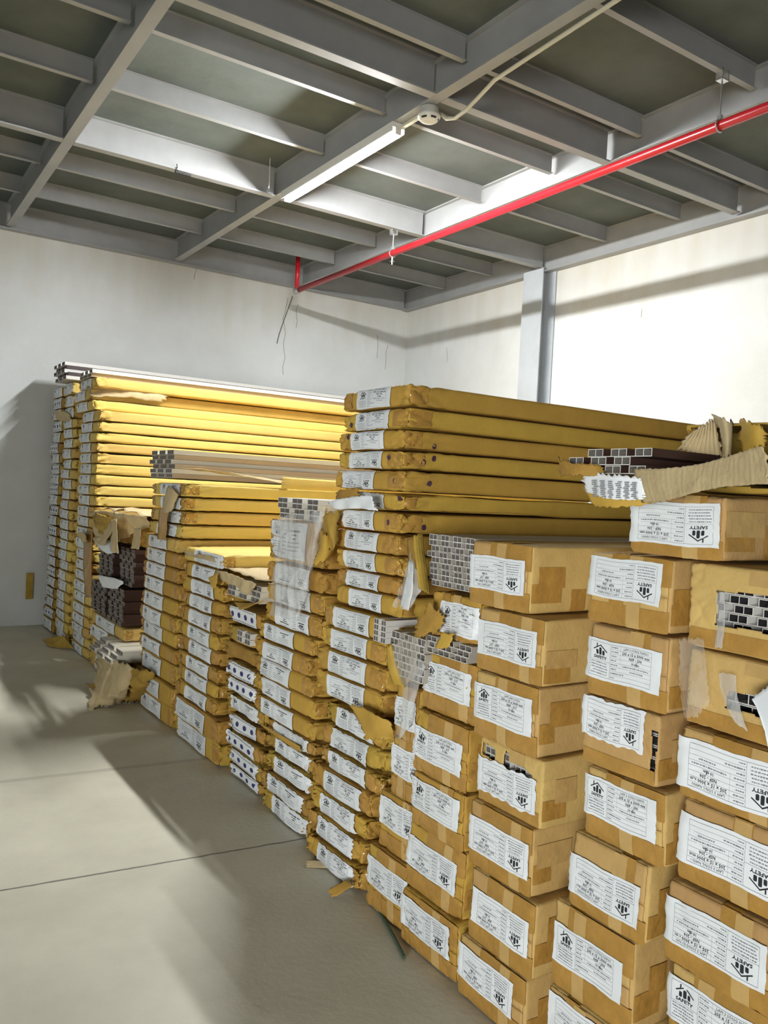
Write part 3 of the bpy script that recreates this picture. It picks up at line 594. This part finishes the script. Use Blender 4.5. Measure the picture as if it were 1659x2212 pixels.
# S5
sd5 = 'low stack with plastic wrap'
stack(sd5, 'cartons of the low plastic wrapped stack', 1.64, [.845, .655, .445, .235, .003], 2.20, 2.44, 'IIII', adj='pinkish brown', pr='B', wide=.235, crum=.003, over={0: dict(y0=2.19, y1=2.33, lu=.0, wide=.13), 1: dict(y0=2.19, y1=2.37, lz=.075, lu=0, wide=.175), 2: dict(y0=2.20, y1=2.425, lz=.085, lu=.01, wide=.215), 3: dict(y0=2.20, y1=2.46, lz=.085, lu=.005, wide=.25)})
for i in range(6): board('white hollow panel, %s from top of the wrapped panel bundle' % WH[i], 'panels in the plastic wrapped bundle', 1.60, 2.135+.008*(i % 2), .20, 1.005-i*.0245, t=.024, ribs=3, per=2, top=PVCG)
carton('half open brown carton beneath the wrapped panel bundle', None, 1.66, 2.18, 2.40, .847, 1.035, lab=None, crum=.01, amp=.008, holes=((.03, .2, .03, .17),), tape=0, mat_=KD, L=3.5)
sheet('plastic_film', [A(1.60, (905, 1420), (870, 1450), (855, 1600)), A(1.58, (915, 1430), (885, 1480), (868, 1600)), A(1.60, (920, 1440), (900, 1480), (890, 1560))], FILM, 16, 26, jag=.003, seed=31, wob=.004, thick=0, label='clear printed plastic wrap curving around the low stack corner', cat='plastic film')
sheet('plastic_film', [A(1.60, (850, 1395), (838, 1430), (868, 1485)), A(1.575, (880, 1375), (870, 1430), (880, 1480)), A(1.60, (908, 1372), (900, 1420), (905, 1450))], FILMT, 16, 16, jag=.004, seed=32, wob=.006, thick=0, label='clear plastic stretched over the wrapped panel bundle', cat='plastic film')
sheet('cardboard_flap', [A(1.60, (835, 1400), (833, 1440), (850, 1475)), A(1.58, (845, 1392), (845, 1440), (870, 1490)), A(1.62, (850, 1390), (862, 1440), (878, 1478))], KR, 10, 18, jag=.005, seed=33, wob=.006, label='brown cardboard rim left of the wrapped panel bundle', cat=HC)

# S6 tall tan stack
sd6 = 'the tall tan middle stack'; GR6 = 'flat tan cartons in the tall middle stack'
stack(sd6, GR6, 1.66, [1.903, 1.818, 1.738, 1.663, 1.590, 1.510, 1.437, 1.357, 1.277, 1.200, 1.130, 1.052], 2.395, 2.865, 'UUUIIIIUIII', adj='flat tan', pr='A', wide=.235, tape=1, crum=.012, dots=0, over={
    0: dict(lu=.125, wide=.235), 1: dict(lu=.11, dots=1, torn=.5, tilt=.03, adj='dented flat tan'), 2: dict(lu=.125, dots=2), 3: dict(lu=.12, dots=4, y1=2.86), 4: dict(lu=.09, dots=2, y1=2.89), 5: dict(lu=.14, wide=.2, torn=1, tilt=-.10, adj='ripped flat tan', dots=1, amp=.009), 6: dict(lu=.07, dots=2), 7: dict(lu=.09), 8: dict(lu=.09), 9: dict(lu=.10, y0=2.40), 10: dict(lu=.10, y0=2.39)})
stack(sd6, GR6, 1.645, [1.045, .955, .868], 2.44, 2.93, 'II', adj='flat brown', pr='A', wide=.27, first=11, tape=1, crum=.010, lu=.10)
stack(sd6, GR6, 1.64, [.865, .772, .675], 2.44, 2.965, 'UI', adj='flat brown', pr='A', wide=.28, first=13, tape=1, crum=.012, lu=.12, over={1: dict(y1=2.95)})
stack(sd6, GR6, 1.66, [.655, .56, .47, .382], 2.43, 2.905, 'UIU', adj='crushed flat brown', pr='A', wide=.28, first=15, tape=1, crum=.02, amp=.01, lu=.10, torn=.7, mat_=KD)
stack(sd6, GR6, 1.645, [.380, .287], 2.50, 2.96, 'U', adj='flat brown', pr='A', wide=.27, first=18, tape=1, crum=.014, lu=.12)
stack(sd6, GR6, 1.64, [.285, .19, .095, .002], 2.52, 2.96, 'UUU', adj='crushed flat brown', pr='A', wide=.27, first=19, tape=1, crum=.02, amp=.008, lu=.10, torn=.6)
for i in range(4): board('white hollow panel, %s from top in the side hole of tall stack' % WH[i], 'panels showing in the tall stack side hole', 1.635, 2.425, .08, 1.024-i*.021, t=.0205, ribs=2, per=2)
f = sheet('cardboard_flap', [A(1.60, (708, 1085), (722, 1102), (740, 1100)), A(1.58, (745, 1072), (760, 1090), (775, 1095)), A(1.58, (800, 1070), (805, 1090), (812, 1104)), ], PAPER, 26, 10, jag=.008, seed=41, wob=.008, label='peeled label and lid hanging from the ripped tan carton', cat=HC)
sheet('cardboard_flap', [A(1.60, (725, 1062), (725, 1075), (728, 1085)), A(1.585, (745, 1056), (745, 1070), (748, 1082)), A(1.62, (775, 1054), (775, 1066), (780, 1076))], KD, 16, 8, jag=.008, seed=42, wob=.008, label='bent brown lid corner above the peeled label', cat=HC)
sheet('cardboard_flap', [A(1.61, (702, 1108), (690, 1150), (705, 1185)), A(1.57, (715, 1100), (712, 1150), (722, 1200)), A(1.62, (735, 1108), (730, 1150), (728, 1165))], KD, 16, 18, jag=.008, seed=43, wob=.012, label='dark crumpled cardboard between plastic-draped stack and tan stack', cat=HC)
sheet('cardboard_flap', [A(1.60, (752, 1520), (780, 1560), (790, 1600)), A(1.57, (790, 1530), (815, 1560), (830, 1590)), A(1.62, (845, 1560), (848, 1580), (850, 1600))], KR, 20, 12, jag=.01, seed=44, wob=.012, label='yellowish torn flap at the crushed middle of tall tan stack', cat=HC)
sheet('cardboard_scrap', [[at(705, 1925, Z=.01), at(725, 1915, Z=.035), at(748, 1900, Z=.05)], [at(722, 1938, Z=.006), at(742, 1925, Z=.03), at(765, 1912, Z=.045)]], KR, 10, 10, jag=.006, seed=45, wob=.004, label='brown cardboard tongue on the floor below tall tan stack', cat='cardboard scrap')
sheet('cardboard_scrap', [[at(662, 1872, Z=.006), at(690, 1874, Z=.006), at(738, 1876, Z=.008)], [at(664, 1858, Z=.02), at(700, 1860, Z=.02), at(735, 1860, Z=.02)]], KI, 12, 5, jag=.003, seed=46, wob=.002, label='small flat cardboard strip on floor in front of tan stack', cat='cardboard scrap')

# S7 draped in plastic
sd7 = 'the stack draped in plastic'; GR7 = 'flat cartons of the plastic draped stack'
stack(sd7, GR7, 1.68, [1.37, 1.16], 2.99, 3.54, 'U', adj='deep brown', pr='L', wide=.40, lu=.02, lh=.17, lz=.02, crum=.012, tape=1, text='with large pale label') if False else None
stack(sd7, GR7, 1.68, [1.365, 1.165], 2.99, 3.54, 'U', adj='deep brown', pr='L', crum=.014, tape=1, over={0: dict(wide=.36, lu=.03, lh=.165, lz=.02, amp=.006)})
stack(sd7, GR7, 1.68, [1.16, 1.06, .965, .87], 2.985, 3.55, 'III', adj='flat brown', pr='M', first=1, wide=.33, lu=.12, crum=.014, tape=1)
stack(sd7, GR7, 1.67, [.868, .785, .70, .61, .52, .435], 3.01, 3.59, 'UIUIU', adj='flat brown', pr='L', first=4, wide=.31, lu=.08, crum=.012, tape=1, over={1: dict(y0=3.04, y1=3.59), 3: dict(y0=3.0), 4: dict(y0=2.98, wide=.33)})
stack(sd7, GR7, 1.68, [.433, .36, .28, .19, .10, .002], 2.99, 3.48, 'IUUUU', adj='battered flat brown', pr='L', first=9, wide=.33, lu=.10, crum=.02, tape=1, amp=.008, torn=.8, mat_=KD)
for i in range(4): board('white hollow panel, %s from top above the plastic draped stack' % WH[i], 'white panels on the plastic draped stack', 1.655+.006*i, 3.01+.012*(i % 2), .38, 1.438-i*.0235, t=.023, ribs=3, per=2, top=CREAM if i else PVC)
sheet('plastic_film', [A(1.66, (605, 1115), (590, 1220), (580, 1330)), A(1.60, (650, 1110), (640, 1220), (600, 1330)), A(1.58, (690, 1112), (665, 1220), (640, 1335)), A(1.64, (712, 1092), (680, 1200), (655, 1332))], FILM, 40, 50, jag=.006, seed=51, wob=.012, thick=0, label='long clear plastic sheet draped down the front of a stack', cat='plastic film')
sheet('plastic_film', [A(1.655, (588, 1130), (585, 1142), (583, 1140)), A(1.63, (610, 1115), (600, 1150), (594, 1170)), A(1.64, (640, 1118), (625, 1140), (600, 1168))], FILM, 12, 12, jag=.003, seed=52, wob=.004, thick=0, label='pointed corner of clear plastic folded beside the draped sheet', cat='plastic film')
sheet('cardboard_flap', [A(1.60, (690, 1150), (688, 1185), (680, 1215)), A(1.57, (705, 1150), (705, 1185), (690, 1222)), A(1.63, (718, 1165), (722, 1185), (712, 1200))], KR, 12, 18, jag=.006, seed=53, wob=.01, label='yellow-brown torn lid hanging right of the draped plastic', cat=HC)
sheet('cardboard_flap', [A(1.665, (560, 1560), (600, 1585), (648, 1612)), A(1.66, (562, 1566), (600, 1596), (650, 1625))], KR, 24, 4, jag=.003, seed=54, wob=.008, label='narrow cardboard band sagging across the draped stack labels', cat=HC)

# S8 crumpled, blue icons
sd8 = 'crumpled stack with blue icons'; GR8 = 'battered flat cartons with blue icon labels'
stack(sd8, GR8, 1.71, [.885, .785, .69, .60, .51, .42, .33, .24, .155, .075, .002], 3.63, 4.09, 'U--UUUUUUU', adj='battered flat', pr='O', wide=.34, lu=.05, crum=.022, amp=.011, tape=1, torn=.5, mat_=KD, over={1: dict(adj='ripped flat', text=''), 2: dict(adj='patched flat', text=''), 3: dict(y1=4.04), 5: dict(pr='M', y0=3.57, y1=4.05), 6: dict(y0=3.53, y1=4.0), 7: dict(y0=3.52, y1=3.99), 8: dict(y0=3.52, y1=3.98), 9: dict(y0=3.52, y1=3.98)})
for i in range(3): board('white hollow panel, %s from top on the crumpled stack' % WH[i], 'panels on the crumpled stack', 1.72, 3.66+.01*i, .40, .985-i*.03, t=.028, ribs=3, per=2, top=CREAM)
for i in range(2): board('white hollow panel, %s from top in the ripped crumpled stack carton' % WH[i], 'panels in the ripped crumpled carton', 1.69, 3.70, .16, .745-i*.03, t=.028, ribs=2, per=2)
sheet('cardboard_flap', [[(1.70, 3.60, 1.05), (1.70, 3.85, 1.055), (1.72, 4.12, 1.06)], [(2.6, 3.60, 1.04), (2.6, 3.85, 1.05), (2.6, 4.12, 1.045)], [(5.2, 3.60, 1.03), (5.2, 3.85, 1.03), (5.2, 4.12, 1.03)]], KI, 40, 12, jag=.006, seed=61, wob=.006, thick=.004, label='pale open lid lying over the panels on the crumpled stack', cat=HC)
sheet('cardboard_flap', [A(1.70, (466, 1232), (472, 1250), (484, 1256)), A(1.66, (485, 1232), (492, 1250), (506, 1258)), A(1.66, (512, 1245), (525, 1260), (530, 1284)), A(1.68, (555, 1262), (548, 1272), (532, 1286))], KI, 26, 12, jag=.006, seed=62, wob=.008, label='pale torn lid edge folded over front of crumpled stack', cat=HC)
sheet('cardboard_flap', [A(1.66, (450, 1248), (452, 1258), (460, 1272)), A(1.66, (470, 1240), (468, 1258), (466, 1270))], KR, 8, 8, jag=.004, seed=63, label='small round cardboard tab at the crumpled stack top left', cat=HC)
sheet('cardboard_flap', [A(1.68, (505, 1300), (540, 1305), (566, 1298)), A(1.65, (520, 1318), (545, 1310), (568, 1296)), ], KR, 14, 8, jag=.004, seed=64, wob=.006, label='rolled cardboard lip below the pale lid edge', cat=HC)

# S9
sd9 = 'waist-high stack with torn lid'; GR9 = 'flat cartons of the waist-high stack'
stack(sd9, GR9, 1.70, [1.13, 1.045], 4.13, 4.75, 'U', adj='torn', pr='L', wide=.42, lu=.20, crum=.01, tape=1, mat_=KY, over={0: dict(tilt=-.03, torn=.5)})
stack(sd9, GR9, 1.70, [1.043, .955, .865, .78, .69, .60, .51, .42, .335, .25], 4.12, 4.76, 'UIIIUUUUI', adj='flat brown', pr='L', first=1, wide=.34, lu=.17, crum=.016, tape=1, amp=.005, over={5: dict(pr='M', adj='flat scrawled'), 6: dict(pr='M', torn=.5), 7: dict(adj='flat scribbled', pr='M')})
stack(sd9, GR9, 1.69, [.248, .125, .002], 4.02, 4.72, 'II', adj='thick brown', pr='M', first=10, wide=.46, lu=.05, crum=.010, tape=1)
sheet('cardboard_flap', [A(1.70, (398, 1190), (420, 1196), (460, 1200)), A(1.69, (402, 1200), (430, 1206), (462, 1214))], KI, 20, 6, jag=.008, seed=71, wob=.006, label='frayed lid edge on top of the waist-high stack', cat=HC)

# S10
sd10 = 'stack topped with white panels'; GR10 = 'flat cartons of the stack topped with white panels'
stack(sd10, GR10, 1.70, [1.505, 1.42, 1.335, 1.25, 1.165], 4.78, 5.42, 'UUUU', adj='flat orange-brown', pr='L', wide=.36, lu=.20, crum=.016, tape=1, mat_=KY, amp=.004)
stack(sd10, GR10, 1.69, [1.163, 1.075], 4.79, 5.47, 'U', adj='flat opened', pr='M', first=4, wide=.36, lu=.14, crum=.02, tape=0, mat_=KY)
stack(sd10, GR10, 1.70, [1.072, .975, .88, .78, .68, .58, .48, .385, .26], 4.81, 5.53, 'UUUUUUUU', adj='flat brown', pr='L', first=5, wide=.38, lu=.08, crum=.014, tape=1, over={7: dict(y0=4.79, y1=5.50)})
stack(sd10, GR10, 1.69, [.258, .13, .002], 4.76, 5.50, 'UU', adj='thick brown', pr='L', first=13, wide=.40, lu=.12, crum=.012, tape=1)
for i in range(6): board('cream hollow panel, %s from top of the pile on the stack' % WH[i], 'cream panels piled on the stack', 1.65+.012*(i % 2), 4.84+.02*(i % 3), .42, 1.675-i*.0285, t=.0275, ribs=3, per=3, top=CREAM if i % 2 == 0 else TANF, ends=PVCG if i < 4 else PVC)
sheet('cardboard_flap', [A(1.69, (366, 1016), (385, 1012), (400, 1012)), [(1.95, 4.79, 1.585), (1.95, 4.82, 1.60), (1.95, 4.87, 1.605)], [(2.4, 4.78, 1.53), (2.4, 4.8, 1.545), (2.4, 4.84, 1.55)]], KI, 26, 6, jag=.004, seed=81, wob=.004, label='long pale corrugated flap lying along the cream panels', cat=HC)
sheet('cardboard_flap', [A(1.66, (362, 1050), (350, 1090), (352, 1108)), A(1.64, (372, 1052), (362, 1090), (362, 1110)), A(1.68, (385, 1070), (378, 1085), (376, 1100))], KI, 10, 16, jag=.004, seed=82, wob=.004, label='tan flap folded down at corner of the white panel stack', cat=HC)
sheet('cardboard_strip', [A(1.66, (344, 1100), (342, 1130), (340, 1164)), A(1.66, (364, 1104), (360, 1130), (358, 1168))], TAPE, 6, 20, jag=.002, seed=83, wob=.003, label='brown strip hanging over labels of the white panel stack', cat=HC)
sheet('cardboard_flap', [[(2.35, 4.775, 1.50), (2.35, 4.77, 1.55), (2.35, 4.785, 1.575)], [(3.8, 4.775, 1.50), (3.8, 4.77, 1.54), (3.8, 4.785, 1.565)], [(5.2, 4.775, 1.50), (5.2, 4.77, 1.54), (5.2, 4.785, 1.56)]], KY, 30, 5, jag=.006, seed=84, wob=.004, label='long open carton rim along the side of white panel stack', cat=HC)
for i in range(3): board('cream hollow panel, %s from top, slipped out above the torn lid' % WH[i], 'cream panels slipped out above the torn lid', 1.69, 4.70-.02*i, .40, 1.142+.0-i*.0, t=.02, ribs=3, per=2, top=CREAM) if False else None
k = None

# S11
sd11 = 'stack of dark open panels'; GR11 = 'dark panels stacked in the open'
n_ = 0
for (xx, yy, ww, zt, cnt) in ((1.71, 5.74, .34, 1.015, 9), (1.70, 6.25, .40, 1.03, 10), (1.68, 5.86, .38, .72, 9), (1.67, 6.30, .42, .70, 8)):
    for i in range(cnt):
        board('dark brown hollow panel, %s from top, %s' % (WH[i], ('upper pack beside the white panel stack', 'upper pack beside the yellow stack', 'lower pack beside the white panel stack', 'lower pack beside the yellow stack')[n_]), GR11, xx+.01*(i % 2), yy+.015*(i % 3), ww, zt-.03-i*.0295, t=.0285, ribs=3, per=2, top=WENGE, ends=PVCG)
    n_ += 1
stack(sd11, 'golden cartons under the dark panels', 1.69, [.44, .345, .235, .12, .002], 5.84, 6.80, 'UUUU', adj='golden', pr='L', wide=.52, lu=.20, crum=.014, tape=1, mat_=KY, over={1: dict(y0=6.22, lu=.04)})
carton('dark brown carton lying on top of the dark open panels', None, 1.74, 5.76, 6.64, 1.025, 1.235, lab=None, tape=0, crum=.02, amp=.012, mat_=KD)
for i in range(3): board('white hollow panel, %s from top, jutting above the fallen cardboard' % WH[i], 'white panels jutting above the fallen cardboard', 1.60-.03*i, 5.54+.03*i, .59, .312-i*.031, t=.030, ribs=3, per=3, top=CREAM, L=2.5) if i < 3 else None
sheet('cardboard_heap', [A(1.70, (196, 1105), (200, 1130), (205, 1180)), A(1.60, (240, 1100), (235, 1150), (240, 1185)), A(1.62, (280, 1112), (272, 1140), (262, 1160)), A(1.72, (322, 1118), (318, 1128), (316, 1140))], KI, 30, 16, jag=.012, seed=91, wob=.03, label='pale torn cardboard heaped above the dark panels', cat=HC)
sheet('cardboard_flap', [A(1.64, (205, 1108), (203, 1128), (212, 1150)), A(1.56, (228, 1112), (224, 1132), (226, 1158)), A(1.62, (246, 1122), (240, 1138), (236, 1156))], KD, 14, 12, jag=.006, seed=111, wob=.02, label='grey crumpled carton end at left of the cardboard heap', cat=HC)
sheet('cardboard_flap', [A(1.62, (205, 1165), (212, 1182), (232, 1196)), A(1.57, (222, 1160), (228, 1180), (244, 1198)), A(1.62, (240, 1168), (244, 1180), (252, 1190))], PAPER, 14, 12, jag=.006, seed=112, wob=.02, label='torn white label hanging low on the cardboard heap', cat=HC)
sheet('cardboard_flap', [[(1.72, 5.70, 1.265), (1.72, 6.1, 1.29), (1.70, 6.6, 1.27)], [(2.6, 5.70, 1.27), (2.6, 6.1, 1.28), (2.6, 6.6, 1.27)], [(4.6, 5.70, 1.26), (4.6, 6.1, 1.27), (4.6, 6.6, 1.26)]], KI, 30, 10, jag=.02, seed=113, wob=.02, label='long pale torn lid lying over the dark open panels', cat=HC)
sheet('cardboard_flap', [A(1.60, (238, 1125), (226, 1150), (200, 1165)), A(1.56, (250, 1130), (240, 1160), (222, 1180))], KI, 10, 12, jag=.006, seed=92, wob=.01, label='pointed cardboard scrap hanging left above the dark panels', cat=HC)
sheet('cardboard_flap', [A(1.58, (240, 1124), (236, 1160), (245, 1192)), A(1.54, (250, 1122), (252, 1165), (258, 1196))], KI, 10, 18, jag=.006, seed=93, wob=.012, label='long twisted cardboard tongue hanging over the dark panels', cat=HC)
sheet('cardboard_flap', [A(1.62, (290, 1140), (288, 1165), (283, 1185)), A(1.60, (304, 1142), (304, 1165), (300, 1186))], KI, 10, 12, jag=.006, ridge=.003, rn=6, seed=94, label='corrugated shred hanging right of the twisted tongue', cat=HC)
sheet('cardboard_flap', [A(1.68, (212, 1242), (214, 1258), (218, 1268)), A(1.64, (240, 1246), (240, 1262), (238, 1272)), A(1.66, (268, 1256), (262, 1264), (256, 1272))], PAPER, 14, 8, jag=.008, seed=95, wob=.012, label='white torn label scrap between upper and lower dark packs', cat=HC)
for i, q in enumerate([(( -1.0),)]): pass
sheet('cardboard_heap', [[at(210, 1412, X=1.60), at(240, 1424, X=1.52), at(288, 1440, X=1.60)], [at(214, 1450, X=1.56), at(245, 1460, X=1.46), at(284, 1470, X=1.60)], [at(200, 1490, X=1.48), at(240, 1500, X=1.42), at(285, 1500, X=1.56)], [at(190, 1530, Z=.01), at(225, 1530, Z=.01), at(262, 1512, Z=.02)]], KI, 26, 22, jag=.02, seed=96, wob=.03, label='big torn cardboard piece slumped on floor by the stacks', cat=HC)
sheet('cardboard_heap', [[at(262, 1440, X=1.62), at(300, 1445, X=1.60), at(330, 1450, X=1.66)], [at(262, 1475, X=1.56), at(300, 1480, X=1.54), at(326, 1470, X=1.64)], [at(262, 1512, Z=.01), at(285, 1520, Z=.01), at(312, 1510, Z=.02)]], KD, 18, 16, jag=.015, seed=97, wob=.03, label='dark crumpled carton remains right of the slumped cardboard', cat=HC)
sheet('cardboard_scrap', [[at(186, 1476, Z=.02), at(200, 1490, Z=.01)], [at(215, 1478, Z=.05), at(222, 1492, Z=.01)]], KD, 8, 6, jag=.01, seed=98, wob=.005, label='small dark cardboard scrap left of the slumped cardboard', cat='cardboard scrap')
sheet('cardboard_scrap', [[at(92, 1382, Z=.02), at(105, 1396, Z=.01)], [at(135, 1372, Z=.12), at(160, 1402, Z=.02)]], KD, 10, 8, jag=.015, seed=99, wob=.012, label='brown cardboard scrap on the floor beneath far-left stacks', cat='cardboard scrap')

# S12 bright yellow far-left stack and the two columns behind it
lv = [2.355, 2.26, 2.165, 2.075, 1.98, 1.89, 1.805, 1.72, 1.63, 1.54, 1.45, 1.365, 1.275, 1.18, 1.09, 1.0, .905, .81, .72, .63, .535, .44, .35, .26, .17, .085, .002]
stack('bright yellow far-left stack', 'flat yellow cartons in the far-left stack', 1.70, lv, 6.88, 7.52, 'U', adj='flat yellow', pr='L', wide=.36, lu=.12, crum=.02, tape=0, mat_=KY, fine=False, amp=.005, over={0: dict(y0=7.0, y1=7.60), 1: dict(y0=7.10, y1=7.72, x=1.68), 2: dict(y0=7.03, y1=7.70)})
lv = [2.37, 2.26, 2.15, 2.04, 1.95, 1.86, 1.77, 1.67, 1.58, 1.49, 1.39, 1.30, 1.21, 1.12, 1.02, .93, .84, .74, .65, .56, .46, .37, .28, .19, .09, .002]
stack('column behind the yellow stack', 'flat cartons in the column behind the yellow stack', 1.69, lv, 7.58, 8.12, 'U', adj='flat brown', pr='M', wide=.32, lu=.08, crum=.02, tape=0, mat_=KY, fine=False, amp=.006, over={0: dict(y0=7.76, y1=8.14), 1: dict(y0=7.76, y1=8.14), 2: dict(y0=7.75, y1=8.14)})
lv = [2.37, 2.27, 2.16, 2.05, 1.94, 1.83, 1.73, 1.63, 1.53, 1.43, 1.33, 1.23, 1.13, 1.03, .93, .83, .73, .63, .53, .43, .33, .23, .13, .002]
stack('column against the back wall', 'flat cartons in the column against the back wall', 1.70, lv, 8.16, 8.70, 'U', adj='flat dusty', pr='O', wide=.38, lu=.06, crum=.02, tape=0, mat_=KD, fine=False, amp=.008, over={i: dict(pr='L') for i in range(0, 24, 2)})
for i in range(5): board('purple-brown hollow panel, %s from top of far-left pile' % WH[i], 'dark panels on the far-left pile', 1.66+.02*(i % 2), 8.00-.08*(i // 3), .46, 2.545-i*.034, t=.032, ribs=3, per=2, top=WENGE if i % 2 else PVC, ends=PVCG)
for i in range(2): board('cream hollow panel, %s of the two atop the yellow stack' % ('upper', 'lower')[i], 'cream panels atop the yellow stack', 1.69, 7.08+.03*i, .40, 2.39-i*.031, t=.03, ribs=3, per=2, top=TANF if i else CREAM)
sheet('cardboard_flap', [A(1.68, (189, 835), (192, 845), (195, 856)), [(1.95, 7.0, 2.30), (1.95, 6.98, 2.27), (1.95, 7.0, 2.22)], [(2.35, 7.04, 2.28), (2.30, 7.0, 2.24), (2.25, 7.02, 2.19)]], KI, 14, 8, jag=.012, seed=101, wob=.012, label='torn flap peeled back near top of the yellow stack', cat=HC)
sheet('cardboard_flap', [A(1.66, (118, 888), (120, 900), (124, 908)), A(1.64, (140, 885), (140, 898), (140, 912)), A(1.68, (152, 896), (152, 902), (152, 908))], KI, 12, 8, jag=.01, seed=102, wob=.012, label='crumpled pale paper bulging between the far-left columns', cat=HC)
sheet('cardboard_flap', [A(1.66, (166, 1152), (172, 1162), (178, 1172)), A(1.62, (182, 1148), (186, 1160), (188, 1170))], KI, 10, 8, jag=.008, seed=103, wob=.01, label='pale torn tab low on the yellow stack front', cat=HC)
sheet('cardboard_strip', [A(1.67, (180, 1150), (178, 1210), (184, 1290)), A(1.67, (200, 1150), (196, 1210), (196, 1290))], TAPE, 6, 30, jag=.002, seed=104, wob=.006, label='long brown strip hanging down the yellow stack corner', cat=HC)
k = MB(); p = at(64, 1262, Y=8.74); k.box((p[0]-.03, 8.735, p[2]-.15), (p[0]+.03, 8.765, p[2]+.11))
b = k.build('cardboard_strip', KD); tag(b, 'narrow brown board leaning on the wall behind far-left column', 'board')
# green strap on the floor beside the front stacks
k = MB(); pts = [at(813, 1955, Z=.008), at(832, 1990, Z=.008), at(852, 2025, Z=.008), at(874, 2068, Z=.008)]
k.tube(pts, .006, 6); tag(k.build('strap', mat('green_strap', (.05, .09, .05), .6)), 'dark green strap lying on the floor by narrow stack', 'strap')
